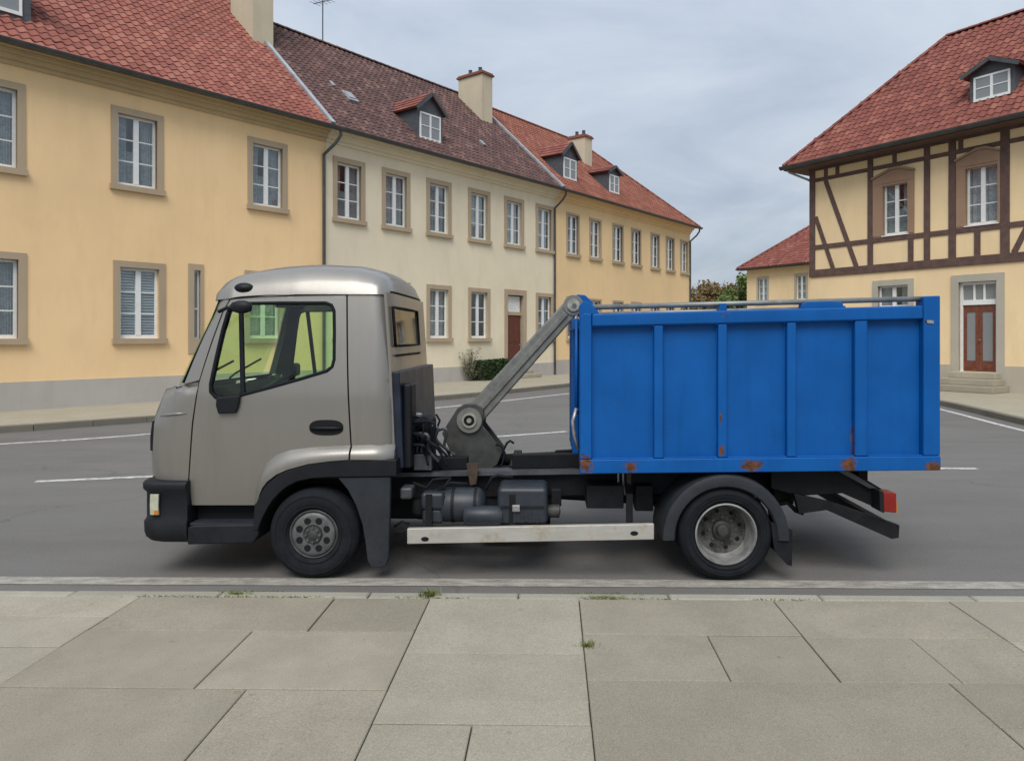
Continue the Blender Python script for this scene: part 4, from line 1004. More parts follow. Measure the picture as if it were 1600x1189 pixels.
# rear wall carries the body; it is the cab part that the panels hang on
yw0 = .12
rear_hole = [(tp(620, 482, .14)[1], .18), ]
zt, zb_ = tz(478), tz(541)
def rear_wall():
    mb = MB(); n = 14; zs = [tz(735)+(ZSEAM+.012-tz(735))*i/10 for i in range(11)]; ys = [.10+(CW-.2)*i/n for i in range(n+1)]
    hz0, hz1 = 3, 8
    zs = sorted(zs); 
    W0, W1 = .20, 1.22; H0, H1 = tz(541), tz(478)
    ysx = sorted(set(ys+[W0, W1])); zsx = sorted(set(zs+[H0, H1]))
    idx = {}
    def vid(y, z):
        k = (round(y, 5), round(z, 5))
        if k not in idx: idx[k] = len(mb.v); e = 1-abs((y-CW/2)/(CW/2-.10))**4; mb.v.append((xrear(z)-.003+.02*e, y, z))
        return idx[k]
    for a, b in zip(ysx, ysx[1:]):
        for c, d in zip(zsx, zsx[1:]):
            if W0 <= a and b <= W1 and H0 <= c and d <= H1: continue
            mb.f.append((vid(a, c), vid(b, c), vid(b, d), vid(a, d)))
    return mb, (W0, W1, H0, H1)
rw, (W0, W1, H0, H1) = rear_wall()
cab = rw.build('cab_shell', 'cab_paint', truck, smooth=True); solidify(cab, .02)
pane = MB(); pane.add([(xrear(H0)+.012, W0, H0), (xrear(H0)+.012, W1, H0), (xrear(H1)+.012, W1, H1), (xrear(H1)+.012, W0, H1)], [(0,1,2,3)]); pane.build('rear_window', 'cab_glass_rear', cab)
gs = [(xrear(H0)+.02, W0, H0), (xrear(H0)+.03, (W0+W1)/2, H0), (xrear(H0)+.02, W1, H0), (xrear(H1)+.02, W1, H1), (xrear(H1)+.03, (W0+W1)/2, H1), (xrear(H1)+.02, W0, H1), (xrear(H0)+.02, W0, H0)]
MB().tube(gs, .010, 8).build('window_seal', 'rubber', cab, smooth=True)
MB().bar((xrear(H0-.07)+.022, W0+.02, H0-.075), (xrear(H0-.07)+.022, W1-.02, H0-.075), .012, .018).build('rear_ledge', 'interior_dark', cab)
side_panel('front_corner_panel', clampf(TS(front_px)), [], 'cab_paint', parents=(cab, cab))
cr_ = TS([(251, 650), (262, 648), (276, 646.5), (291, 646)]); MB().tube([(x, yside(x, z)-.002, z) for x, z in cr_], [.003, .010, .010, .004], 8).build('crease', 'cab_paint', cab, smooth=True)
side_panel('rear_quarter_panel', TS(qp), [], 'cab_paint', parents=(cab, cab))
side_panel('pillar', clampf(TS(pill_px)), [], 'cab_paint', parents=(cab, cab), step=.03)
side_panel('pillar_trim', TS([(300, 600), (309, 574), (336, 504), (349, 468), (372, 465), (362, 479), (357, 489), (349, 516), (338, 563), (330, 600), (328, 603), (311, 602)]), [], 'interior_dark', off=.03, parents=(cab, cab), step=.04)
side_panel('door_jamb', TS([(526, 461), (560, 460), (566, 715), (530, 717)]), [], 'interior_dark', off=.03, parents=(cab, cab), step=.06)
panel(TS([(562, 464), (602, 461), (612, 600), (566, 602)]), [], lambda x, z: CW-yside(x, z)-.04, .06, True).build('added_pale_lining', 'added_pale_lining', cab, smooth=True, fix=False)  # pale far-side lining added to lighten the view through the rear window
doors = side_panel('door', door_o, [hole_o], 'cab_paint', parents=(truck, truck))
for k, d in enumerate(doors):
    far = k == 1; f = (lambda x, z, o=0: yside(x, z)+o) if not far else (lambda x, z, o=0: CW-yside(x, z)-o)
    panel(hole_o, [], lambda x, z: f(x, z, .012), .06, far).build('side_window', 'cab_glass', d, smooth=True, fix=False)
    hs = resample(hole_o, .03); hs.append(hs[0])
    MB().tube([(x, f(x, z, .004), z) for x, z in hs], .0135, 8).build('window_seal', 'rubber', d, smooth=True)
    a = ts(376, 476); b = ts(379, 615)
    MB().bar((a[0], f(a[0], a[1], .008), a[1]), (b[0], f(b[0], b[1], .008), b[1]), .026, .03, (1, 0, 0)).build('quarter_light_bar', 'rubber', d)
    # door handle on a flat dark disc painted as the shaded oval recess
    hx, hz = ts(510, 668); sg = -1 if not far else 1
    n = 28; rec = MB(); rec.v = [(hx, f(hx, hz, .0)+sg*.004, hz)]
    for i in range(n):
        t = 2*math.pi*i/n; x, z = hx+.128*math.copysign(abs(math.cos(t))**.7, math.cos(t)), hz+.058*math.copysign(abs(math.sin(t))**.8, math.sin(t)); rec.v.append((x, f(x, z)+sg*.003, z))
    rec.f = [(0, i+1, (i+1) % n+1) for i in range(n)]
    hd = rec.build('door_handle', 'interior_dark', d)
    MB().tube([(hx-.118, f(hx, hz)+sg*.004, hz-.004), (hx-.06, f(hx, hz)+sg*.016, hz-.002), (hx+.06, f(hx, hz)+sg*.016, hz-.002), (hx+.118, f(hx, hz)+sg*.004, hz-.004)], .011, 8).build('grip', 'black_plastic', hd, smooth=True)
    # wheel-arch flare pressed into door and quarter panel
    for nm, A, B, par in (('arch_flare', [(399, 786), (402, 762), (408, 740), (418, 724), (434, 711), (456, 704), (486, 700.5), (520, 698.5), (548, 697.5)], [(404, 786), (408, 772), (414, 760), (422, 750), (436, 739), (454, 731), (486, 722.5), (520, 718), (548, 716)], d),
                          ('arch_flare', [(551, 697.5), (580, 696.5), (604, 695.5), (617, 695)], [(551, 716), (580, 716), (604, 716), (617, 716)], cab)):
        fl = MB(); A_, B_ = TS(A), TS(B); m = 7
        for i in range(len(A_)):
            for j in range(m):
                t = j/(m-1); x = A_[i][0]+(B_[i][0]-A_[i][0])*t; z = A_[i][1]+(B_[i][1]-A_[i][1])*t
                e = .055*math.sin(min(1, t*1.25)*math.pi/2) * min(1, .25+i*.25 if nm and par is d else 1)
                fl.v.append((x, f(x, z)+sg*(e-.002 if j else -.006), z))
        for i in range(len(A_)-1):
            for j in range(m-1): fl.f.append((i*m+j, i*m+j+1, (i+1)*m+j+1, (i+1)*m+j))
        o = fl.build(nm, 'cab_paint', par, smooth=True); solidify(o, .02, 0)
    # lower mirror foot on the belt line and mirror arm at the top of the window
    MB().prism(TP([(337, 622), (374, 618), (372, 632), (367, 646), (340, 647), (336, 634)]), f(tx(350), tz(630))-.004, f(tx(350), tz(630))+sg*.03).build('mirror_foot', 'black_plastic', d, bevel=.008)
# roof
def roof_cap():
    mb = MB(); ns, nt_ = 34, 30
    x0, x1 = tp(339, 463, .30)[0], tp(608, 455, .2)[0]
    for i in range(ns+1):
        s_ = i/ns; x = x0+(x1-x0)*s_
        zs = tz(464)+(tz(455)-tz(464))*min(1, s_*2.0)
        # crown height along the roof
        hx_ = interp([(0, .02), (.025, .085), (.06, .15), (.10, .185), (.18, .215), (.35, .238), (.6, .244), (.8, .228), (.92, .185), (.975, .12), (1, .01)], s_)
        ye = yside(min(max(x, xfront(ZSEAM)+.16), xrear(ZSEAM)-.13), ZSEAM)-.014
        if s_ < .10: ye = yside(x0+(x1-x0)*.10, ZSEAM)-.012+.13*(1-math.sqrt(1-((.10-s_)/.10)**2))
        if s_ > .93: ye += .09*(1-math.sqrt(max(0, 1-((s_-.93)/.07)**2)))
        for j in range(nt_+1):
            t = -1+2*j/nt_; t = math.copysign(abs(t)**.45, t); y = CW/2+t*(CW/2-ye)
            at_ = abs(t)
            z = zs+.012+hx_*interp([(0, 1), (.35, .985), (.6, .93), (.78, .80), (.84, .72), (.90, .55), (.955, .30), (.985, .12), (1, 0)], at_)
            if j in (0, nt_): z = zs-.016
            mb.v.append((x, y, z))
    m = nt_+1
    mb.f = [(i*m+j, (i+1)*m+j, (i+1)*m+j+1, i*m+j+1) for i in range(ns) for j in range(nt_)]
    return mb
ro = roof_cap().build('cab_roof', 'cab_paint', truck, smooth=True); solidify(ro, .018)
sm = resample(TP([(345, 466), (360, 463), (420, 459), (520, 457), (600, 455)]), .05)[:-12]
for k in (0, 1):
    pts = [(x, (yside(x, z)-.008) if k == 0 else CW-yside(x, z)+.008, z-.012) for x, z in TS([(362, 464), (380, 462), (420, 459.5), (480, 458), (540, 457), (592, 455)])]
    MB().tube(pts, .007, 6).build('roof_seam', 'rubber', ro, smooth=True)
# marker lamp on the roof edge
mx_, mz_ = tp(380, 450, .14); lamp = MB().lathe([(.001, -.03), (.05, -.022), (.066, 0), (.05, .02), (.001, .03)], 20, (0, 0, 0), 'Y').build('marker_lamp', 'black_plastic', ro, smooth=True)
lamp.location = (mx_, .155, mz_); lamp.scale = (1.15, 1, .62)
# front skin, windscreen
fs = MB(); zs = [z for z, _ in FRONT if z < tz(612)] + [tz(609)]; ny = 12
for z in zs:
    for j in range(ny+1):
        y = .27+(CW-.54)*j/ny; fs.v.append((xfront(z)-.04*(1-((y-CW/2)/(CW/2-.27))**2), y, z))
fs.f = [(i*(ny+1)+j, i*(ny+1)+j+1, (i+1)*(ny+1)+j+1, (i+1)*(ny+1)+j) for i in range(len(zs)-1) for j in range(ny)]
fr = fs.build('front_panel', 'cab_paint', truck, smooth=True); solidify(fr, .02, 0)
MB().prism([(xfront(tz(700))-.062, tz(700)), (xfront(tz(657))-.062, tz(657)), (xfront(tz(657))-.02, tz(657)), (xfront(tz(700))-.02, tz(700))], .45, CW-.45).build('grille', 'black_plastic', fr, bevel=.01)
MB().prism(TP([(238, 703), (238, 680), (241, 658), (245, 656), (243, 680), (242, 703)], .27), .24, .30).build('grille_end', 'black_plastic', fr)
cw_ = MB(); z0 = tz(605)
for j in range(ny+1):
    y = .12+(CW-.24)*j/ny; bw = .05*(1-((y-CW/2)/(CW/2-.12))**2); cw_.v += [(tx(262)-bw, y, z0-.01), (tx(292)-bw*.4, y, z0+.02)]
cw_.f = [(2*j, 2*j+2, 2*j+3, 2*j+1) for j in range(ny)]
cowl = cw_.build('cowl', 'black_plastic', fr); solidify(cowl, .015)
ws = MB(); nz_ = 8
for i in range(nz_+1):
    t = i/nz_; z = tz(602)+(tz(464)-tz(602))*t; x = tp(289, 602, .17)[0]+(tp(345, 464, .17)[0]-tp(289, 602, .17)[0])*t
    for j in range(ny+1):
        y = yside(x+.05, max(z, ZCOWL+.01))+.03; y = y+(CW-2*y)*j/ny; ws.v.append((x-.03*(1-((y-CW/2)/(CW/2))**2), y, z))
ws.f = [(i*(ny+1)+j, i*(ny+1)+j+1, (i+1)*(ny+1)+j+1, (i+1)*(ny+1)+j) for i in range(nz_) for j in range(ny)]
ws.build('windscreen', 'cab_glass', truck, smooth=True)
for y in (.35, .95):
    MB().tube([(tx(272), y, z0+.015), (tx(283)-.05, y+.1, z0+.05), (tx(300)-.06, y+.5, tz(570))], .010, 6).build('wiper', 'black_plastic', cowl)
wp = MB().tube([(xfront(tp(a, b, .17)[1])-.004, .16+.06*i_/4, tp(a, b, .17)[1]) for i_, (a, b) in enumerate(((286, 598), (300, 566), (316, 530), (330, 497), (340, 467)))], .011, 6).build('windscreen_seal', 'rubber', cowl)
MB().prism(TP([(263, 607), (276, 601), (284, 606), (276, 611)], .2), .20, .30).build('cowl_end', 'cab_paint', cowl, bevel=.006)
# upper mirror (arm and head folded against the pillar)
mir = MB().tube([(tp(342, 492)[0], .0, tz(487)), (tp(358, 482)[0], -.03, tz(481)), (tp(372, 479)[0], -.04, tz(481))], .014, 8).build('mirror', 'black_plastic', truck, smooth=True)
hd = MB().lathe([(.001, -.065), (.035, -.06), (.05, -.02), (.05, .02), (.035, .06), (.001, .065)], 16, (0, 0, 0), 'X').build('mirror_head', 'black_plastic', mir, smooth=True)
hd.location = (tx(381), -.04, tz(480)); hd.scale = (1.15, .7, .95)
fmx, fmz = tp(459, 578, CW+.16)
fm = MB().tube([(fmx-.05, CW-.02, fmz-.12), (fmx-.02, CW+.12, fmz-.10), (fmx, CW+.16, fmz-.02)], .014, 8).build('mirror', 'black_plastic', truck, smooth=True)
MB().box(fmx-.05, fmx+.05, CW+.08, CW+.24, fmz-.06, fmz+.07).build('mirror_head', 'black_plastic', fm, bevel=.03)

# interior
it = MB().box(tx(300), tx(606), .10, CW-.10, tz(752), tz(742)).build('cab_floor', 'interior_dark', truck)
MB().prism([(tx(296), tz(745)), (tx(352), tz(745)), (tx(368), tz(640)), (tx(360), tz(618)), (tx(335), tz(606)), (tx(300, .2), tz(612))], .16, CW-.16).build('dashboard', 'interior_dark', truck, bevel=.02)
sw = MB(); prof = [(.19+.016*math.cos(2*math.pi*k/8), .016*math.sin(2*math.pi*k/8)) for k in range(8)]
sw.lathe(prof, 32, (0, 0, 0), 'Z', closed=True); sw.lathe([(.001, .02), (.05, .015), (.055, -.02), (.001, -.03)], 16, (0, 0, -.02), 'Z')
for k in range(3): a = 2*math.pi*k/3+.5; sw.bar((0, 0, -.02), (.185*math.cos(a), .185*math.sin(a), 0), .03, .012)
swo = sw.build('steering_wheel', 'black_plastic', truck, smooth=True); swo.location = (tx(388), .48, tz(612)); swo.rotation_euler = (0, R(-32), 0)
for y in (.28, .82, 1.22):
    se = MB().box(tx(420), tx(500), y, y+.42, tz(690), tz(650)).build('seat', 'seat_cloth', truck, bevel=.04, seg=3)
    MB().prism([(tx(496), tz(660)), (tx(520), tz(660)), (tx(540), tz(604)), (tx(526), tz(600))], y, y+.42).build('backrest', 'seat_cloth', se, bevel=.03, seg=3)
# black arch liner, step well, bumper
MB().prism(TP([(398, 791), (404, 779), (412, 764), (421, 753), (436, 741), (454, 733), (486, 725), (520, 720), (549, 718), (620, 718), (620, 744), (510, 745.5), (488, 747), (465, 752), (450, 759.5), (438, 769), (428, 779.5), (420, 791), (411, 808), (403, 828), (396, 828)]), -.012, .34).build('wheel_arch', 'black_plastic', truck, bevel=.008)
MB().prism(TP([(398, 791), (404, 779), (412, 764), (421, 753), (436, 741), (454, 733), (486, 725), (520, 720), (549, 718), (620, 718), (620, 744), (510, 745.5), (488, 747), (465, 752), (450, 759.5), (438, 769), (428, 779.5), (420, 791), (411, 808), (403, 828), (396, 828)]), CW-.34, CW+.012).build('wheel_arch', 'black_plastic', truck, bevel=.008)
MB().box(tx(402), tx(612), .345, CW-.345, tz(770), tz(735)).box(tx(402), tx(420), .345, CW-.345, tz(846), tz(770)).build('inner_arch', 'interior_dark', truck)
bp = MB()
ring = []; bz0, bz1 = tz(850), tz(753); x0_, x1_ = tx(230, .14), tx(292)
plan = [(x1_, -.008)] + [(x0_+.14+.14*math.cos(R(a)), .13+.138*math.sin(R(a))) for a in range(270, 178, -10)]
plan += [(x0_-.03, CW*.25), (x0_-.045, CW/2), (x0_-.03, CW*.75)] + [(x0_+.14+.14*math.cos(R(a)), CW-.13+.138*math.sin(R(a))) for a in range(180, 88, -10)] + [(x1_, CW+.008)]
prof = [(bz0, .055), (bz0+.012, .03), (bz0+.04, .010), (bz0+.075, .002), (tz(818), .0), (tz(812), .014), (tz(772), .014), (tz(766), -.004), (bz1-.022, -.006), (bz1-.006, .004), (bz1, .018)]
cx_, cy_ = tx(292), CW/2
for z, ins in prof:
    for x, y in plan:
        yy = y+ins*(1 if y < CW/2 else -1)*(1 if abs(y-CW/2) > .3 else 0); bp.v.append((min(x1_, x+ins), yy, z))
m = len(plan); bp.f = [(i*m+j, i*m+j+1, (i+1)*m+j+1, (i+1)*m+j) for i in range(len(prof)-1) for j in range(m-1)]
bp.f += [tuple(range(m)), tuple(range(len(prof)*m-1, (len(prof)-1)*m-1, -1)), tuple([i*m for i in range(len(prof))] + [i*m+m-1 for i in range(len(prof)-1, -1, -1)])]
bump_ = bp.build('bumper', 'black_plastic', truck, auto=45)
for sgn in (0, 1):
    hl = MB(); A = [(x0_+q, -.0135 if sgn == 0 else CW+.0135) for q in (.172, .158)]
    for a in range(270, 222, -6):
        x = x0_+.14+.146*math.cos(R(a)); y = .13+.144*math.sin(R(a)); A.append((x, y if sgn == 0 else CW-y))
    A = A[:5]
    for x, y in A: hl.v += [(x, y, tz(804)), (x-.003, y, tz(790)), (x, y, tz(772))]
    hl.f = [(3*i+k, 3*i+3+k, 3*i+4+k, 3*i+1+k) for i in range(len(A)-1) for k in range(2)]
    h_ = hl.build('headlight', 'lamp_clear', bump_, smooth=True); solidify(h_, .012, 0)
    il = MB()
    for x, y in A[:3]: il.v += [(x-.001, y-.0075 if sgn == 0 else y+.0075, tz(804)), (x-.001, y-.0075 if sgn == 0 else y+.0075, tz(797))]
    il.f = [(2*i, 2*i+2, 2*i+3, 2*i+1) for i in range(2)]; il.build('indicator', 'amber_lens', h_)
    st_ = MB().prism(TP([(293, 824), (300, 821), (404, 819), (404, 836), (396, 848), (293, 851)]), -.004 if sgn == 0 else CW-.40, .40 if sgn == 0 else CW+.004).build('step', 'black_plastic', truck, bevel=.012, seg=3)
    MB().box(tx(296), tx(402), .01 if sgn == 0 else CW-.34, .34 if sgn == 0 else CW-.01, tz(821.2), tz(818.5)).build('tread', 'plastic_blue_grey', st_)
    MB().prism(TP([(293, 792), (400, 791), (404, 820), (293, 822)]), .16 if sgn == 0 else CW-.2, .2 if sgn == 0 else CW-.16).build('step_back', 'interior_dark', truck)
    # mud flap panel behind the front wheel
    MB().prism(TP([(527, 746), (610, 745), (609, 800), (607, 872), (602, 884), (592, 887), (580, 886), (574, 876), (571, 850), (566, 820), (556, 790), (543, 765)]), .0 if sgn == 0 else CW-.05, .05 if sgn == 0 else CW).build('mud_flap', 'fender_plastic', truck, bevel=.008)

# wheels
def tyre_mesh(r, w, rim):
    s_ = .012; P = [(rim, .03), (rim+.02, .004), (rim+.05, -.006), (r-.06, -.008), (r-.035, .0), (r-.012, .022), (r-.002, .04)]
    g = [(r, .05), (r, .068), (r-.009, .070), (r-.009, .078), (r, .080), (r, w/2-.006), (r-.009, w/2-.004), (r-.009, w/2+.004), (r, w/2+.006), (r, w-.080), (r-.009, w-.078), (r-.009, w-.07), (r, w-.068), (r, w-.05)]
    back = [(a, w-b) for a, b in reversed(P)]
    return P+g+back
def wheel(px, py, r, w, rimr, dual, far=False):
    x, z = tp(px, py); y = .0 if not far else CW
    E = obj('wheel', None, truck, (x, y, z), (0, 0, math.pi if far else 0)); E.empty_display_size = .1
    t = MB().lathe(tyre_mesh(r, w, rimr), 64).build('tyre', 'rubber', E, auto=38)
    blk = MB().lathe([(r-.045, -.0105), (r-.05, -.012), (r-.055, -.0105)], 64).lathe([(rimr+.035, -.0075), (rimr+.03, -.010), (rimr+.025, -.0065)], 64)
    blk.build('sidewall_rib', 'rubber', E, smooth=True)
    if not dual:
        rim = MB().lathe([(rimr+.004, .02), (rimr-.004, .012), (rimr-.012, .022), (rimr-.018, .05), (rimr-.014, .03), (rimr-.018, .012), (rimr-.024, .006), (.135, .002), (.10, .004), (.075, .002), (.068, .012), (.001, .012)], 48).build('rim', 'rim_grey', E, auto=40)
        for k in range(8):
            a = 2*math.pi*(k+.5)/8
            MB().lathe([(.001, -.003), (.024, -.003), (.027, .004), (.027, .03)], 16, (.110*math.cos(a), .002, .108*math.sin(a))).build('hole_shade_disc', 'interior_dark', E)  # no opening: dark disc set proud, painting the shade of a hole
        hub = MB().lathe([(.001, -.012), (.03, -.012), (.04, -.004), (.062, -.004), (.066, .012)], 24).build('hub', 'rim_dark', E, auto=40)
        for k in range(8):
            a = 2*math.pi*k/8; MB().lathe([(.001, -.016), (.009, -.016), (.010, .004)], 6, (.051*math.cos(a), 0, .051*math.sin(a))).build('wheel_nut', 'rim_grey', hub)
    else:
        MB().lathe([(rimr+.004, .02), (rimr+.003, .006), (rimr-.006, .003), (rimr-.012, .012), (rimr-.02, .05), (rimr-.026, .13), (rimr-.045, .155)], 48).build('rim', 'rim_silver', E, auto=40)
        dsk = MB().lathe([(rimr-.04, .150), (rimr-.06, .16), (.13, .165), (.10, .16), (.001, .16)], 48).build('disc', 'rim_dirt_shade', E, auto=40)
        for k in range(8):
            a = 2*math.pi*(k+.3)/8; MB().lathe([(.001, .160), (.016, .160), (.019, .17)], 14, (.142*math.cos(a), 0, .142*math.sin(a))).build('hole_shade_disc', 'interior_dark', E)  # dark disc painted as the shaded hole
        hub = MB().lathe([(.001, .09), (.035, .09), (.045, .10), (.05, .125), (.07, .135), (.075, .16)], 24).build('hub', 'rim_dark', E, auto=40)
        for k in range(8):
            a = 2*math.pi*k/8; MB().lathe([(.001, .140), (.008, .140), (.009, .16)], 6, (.098*math.cos(a), 0, .098*math.sin(a))).build('wheel_nut', 'rim_grey', hub)
        MB().lathe([(a, b+w+.04) for a, b in tyre_mesh(r, w, rimr)], 48).build('inner_tyre', 'rubber', E, auto=38)
    return E
def dirt_shade_rim():  # mottled dirt on a tone darkened for the shade deep in the dish
    b = NB('rim_dirt_shade'); w = b.coord('Object'); f = b.noise(w, 14, 6, .75)
    b.set(Base_Color=b.mix(b.ramp(f, [(.40, 0.0), (.58, 1.0)]), (.018, .017, .016), (.085, .082, .075)), Roughness=.75, Metallic=.1)
dirt_shade_rim()
RF, RR = .336, .348
zf = tz(906)
for far in (False, True):
    w_ = wheel(489, 836, RF, .20, .178, False, far); w_.location.z = RF
    w_ = wheel(1135, 838.5, RR, .20, .225, True, far); w_.location.z = RR
MB().tube([(tx(489), .1, RF), (tx(489), CW-.1, RF)], .06, 12).build('front_axle', 'chassis_black', truck, smooth=True)
MB().tube([(tx(1135), .3, RR), (tx(1135), CW-.3, RR)], .075, 12).lathe([(.001, -.15), (.12, -.12), (.17, 0), (.12, .12), (.001, .15)], 20, (tx(1135), CW/2, RR)).build('rear_axle', 'chassis_black', truck, auto=40)

# chassis frame
for y in (.40, CW-.48):
    a0, a1 = tp(560, 741, y), tp(1330, 733, y); b0, b1 = tp(560, 779, y), tp(1330, 766, y)
    MB().prism([a0, a1, b1, b0], y, y+.08).build('frame_rail', 'chassis_black', truck)
    c0, c1 = tp(614, 736.5, y), tp(1240, 727, y); d0, d1 = tp(614, 743, y), tp(1240, 733.5, y)
    MB().prism([c0, c1, d1, d0], y-.06, y+.10).build('frame_flange', 'frame_top', truck)
    e0, e1 = tp(800, 711, y), tp(1300, 706, y); f0, f1 = tp(800, 733.5, y), tp(1300, 726, y)
    MB().prism([e0, e1, f1, f0], y+.02, y+.11).build('sub_frame', 'chassis_black', truck, bevel=.006)
    MB().prism(TP([(640, 718), (730, 715), (730, 734), (640, 737)], y), y+.02, y+.11).build('sub_frame', 'chassis_black', truck, bevel=.006)
for px in (640, 800, 960, 1060, 1200, 1310):
    MB().box(tx(px, .9), tx(px, .9)+.07, .48, CW-.48, tz(772), tz(745)).build('cross_member', 'chassis_black', truck)
# engine / gearbox mass below the cab and driveline
MB().box(tx(470), tx(640), .55, CW-.55, tz(840), tz(745)).box(tx(640), tx(700), .62, CW-.62, tz(815), tz(750)).build('gearbox', 'chassis_black', truck, bevel=.03)
MB().tube([(tx(690), CW/2, tz(800)), (tx(1120), CW/2, tz(825))], .045, 12).build('drive_shaft', 'chassis_black', truck, smooth=True)
# dark panel and units behind the cab
zA, zB = tz(582), tz(736)
MB().prism([(xrear(zA)-.01, zA), (xrear(zA)+.055, zA), (xrear(zB)+.055, zB), (xrear(zB)-.01, zB)], .12, CW-.08).build('bulkhead', 'bulkhead_paint', truck, bevel=.01)
yb = .16
MB().box(tx(628, yb), tx(642, yb), yb+.02, .40, tz(733, yb), tz(600, yb)).build('intake_duct', 'black_plastic', truck, bevel=.02)
MB().box(tx(640, .5), tx(672, .5), .45, .85, tz(735, .5), tz(655, .5)).build('hydraulic_tank', 'chassis_black', truck, bevel=.03)
MB().lathe([(.001, 0), (.05, 0), (.05, .03), (.035, .04), (.001, .04)], 14, (tx(650, .6), .62, tz(655, .5)), 'Z').build('filler_cap', 'galvanised', truck, auto=40)
rh = random.Random(21)
for i in range(15):
    xa = tx(rh.uniform(636, 668), .5); za = tz(rh.uniform(645, 690), .5); xb = tx(rh.uniform(655, 712), .5); zb2 = tz(rh.uniform(700, 732), .5); y = rh.uniform(.22, .55)
    mid = ((xa+xb)/2+rh.uniform(-.02, .07), y-rh.uniform(0, .08), max(za, zb2)+rh.uniform(-.06, .10))
    P = spline([(xa, y+.05, za), mid, ((xa+xb)/2+.05, y, (za+zb2)/2), (xb, y+.03, zb2)], 6)
    MB().tube(P, rh.choice([.009, .012, .015]), 6).build('hose', rh.choice(['rubber', 'rubber', 'rubber', 'rubber', 'frame_top']), truck, smooth=True)
MB().box(tx(648, .35), tx(676, .35), .30, .42, tz(733, .35), tz(708, .35)).build('valve_block', 'frame_top', truck, bevel=.008)
for i in range(4): MB().tube([(tx(650+i*7, .3), .33, tz(708, .3)), (tx(652+i*7, .3), .33, tz(694, .3))], .007, 6).build('valve_lever', 'frame_top', truck)
# hook arm
YA = CW/2
def ap(px, py): return tp(px, py, YA-.10)
A0, A1 = Vector((ap(735, 655)[0], 0, ap(735, 655)[1])), Vector((ap(896, 477)[0], 0, ap(896, 477)[1]))
d = (A1-A0).normalized(); nrm = Vector((-d.z, 0, d.x))
if nrm.z < 0: nrm = -nrm
def arm_poly(w0, w1, a, b):
    L = (A1-A0).length; p, q = A0+d*L*a, A0+d*L*b
    return [(v.x, v.z) for v in (p-nrm*w0, q-nrm*w1, q+nrm*w1, p+nrm*w0)]
arm = MB().prism(arm_poly(.092, .074, -.02, 1.0), YA-.10, YA+.10).build('hook_arm', 'arm_paint', truck, bevel=.016, seg=3)
MB().prism(arm_poly(.028, .022, .06, .93), YA-.118, YA-.09).build('arm_rib', 'arm_paint', arm, bevel=.006)
def disc(px, py, r, y0, y1, n=28, hole=0.0):
    c = ap(px, py); prof = [(max(hole, .001), y0), (r, y0), (r, y1), (max(hole, .001), y1)]
    return MB().lathe(prof, n, (c[0], 0, c[1]), 'Y', closed=hole > 0)
br = MB().prism([ap(*p) for p in [(692, 676), (700, 662), (716, 637), (728, 630), (744, 630), (757, 638), (755, 664), (774, 688), (786, 704), (778, 724), (760, 736), (722, 736), (712, 718)]], YA-.16, YA-.125).prism([ap(*p) for p in [(692, 676), (716, 637), (744, 630), (757, 638), (755, 664), (786, 704), (778, 724), (722, 736)]], YA+.125, YA+.16).build('arm_bracket', 'bracket_paint', truck, bevel=.006)
disc(735, 655, .105, YA-.19, YA-.155).build('pivot_boss', 'arm_paint', br, auto=40, )
disc(735, 655, .062, YA-.205, YA-.18, hole=.045).build('pivot_ring', 'pin_steel', br, auto=40); disc(735, 655, .046, YA-.196, YA-.185).build('pivot_pin', 'interior_dark', br, auto=40); disc(735, 655, .02, YA-.205, YA-.19).build('grease_nipple', 'pin_steel', br, auto=40)
top = disc(896, 477, .085, YA-.115, YA+.115).build('hook_head', 'arm_paint', arm, auto=40)
disc(896, 477, .052, YA-.135, YA-.11).build('hook_pin', 'pin_steel', arm, auto=40); disc(897, 478, .02, YA-.142, YA-.13).build('pin_centre', 'rim_grey', arm, auto=40)
# lift cylinder and hoses beside the bracket, tilting frame
MB().tube([(*[ap(770, 722)[0]], YA, ap(770, 722)[1]), (ap(905, 716)[0], YA, ap(905, 716)[1])], .05, 12).build('lift_cylinder', 'chassis_black', truck, smooth=True)
for pts in ([(783, 715), (788, 700), (793, 690), (798, 686), (804, 690)], [(775, 730), (786, 722), (790, 705), (784, 694), (776, 692)], [(690, 715), (676, 700), (672, 680), (664, 668), (676, 660)], [(712, 720), (700, 700), (688, 690), (682, 676), (690, 655), (684, 645)]):
    MB().tube([(ap(*p)[0], YA-.2, ap(*p)[1]) for p in pts], .010, 6).build('hose', 'rubber', truck, smooth=True)
MB().prism([ap(*p) for p in [(860, 709), (868, 699), (905, 697), (912, 709)]], YA-.3, YA-.24).build('latch', 'chassis_black', truck)
# units hung along the frame on the near side
def unit(name, px0, px1, py0, py1, y0, y1, mat, bev=.02):
    return MB().box(tx(px0), tx(px1), y0, y1, tz(py1), tz(py0)).build(name, mat, truck, bevel=bev, seg=3)
bt = unit('battery_box', 776, 856, 763, 823, .05, .40, 'plastic_blue_grey', .040)
unit('light_block_box', 640, 880, 776, 846, 1.32, 1.74, 'chassis_black', .06); unit('shade_sheet', 640, 870, 780, 828, .42, .46, 'chassis_black', .01)  # added box blocks light from behind; added dark sheet paints shade behind the tanks
unit('vacuum_reservoir', 655, 692, 772, 800, .06, .2, 'plastic_blue_grey', .03); unit('junction_box', 861, 878, 772, 800, .2, .34, 'chassis_black', .01)
MB().box(tx(782), tx(850), .04, .30, tz(795), tz(792)).build('lid_edge', 'black_plastic', bt); MB().box(tx(800), tx(812), .03, .06, tz(800), tz(790)).build('latch', 'galvanised', bt, bevel=.004)
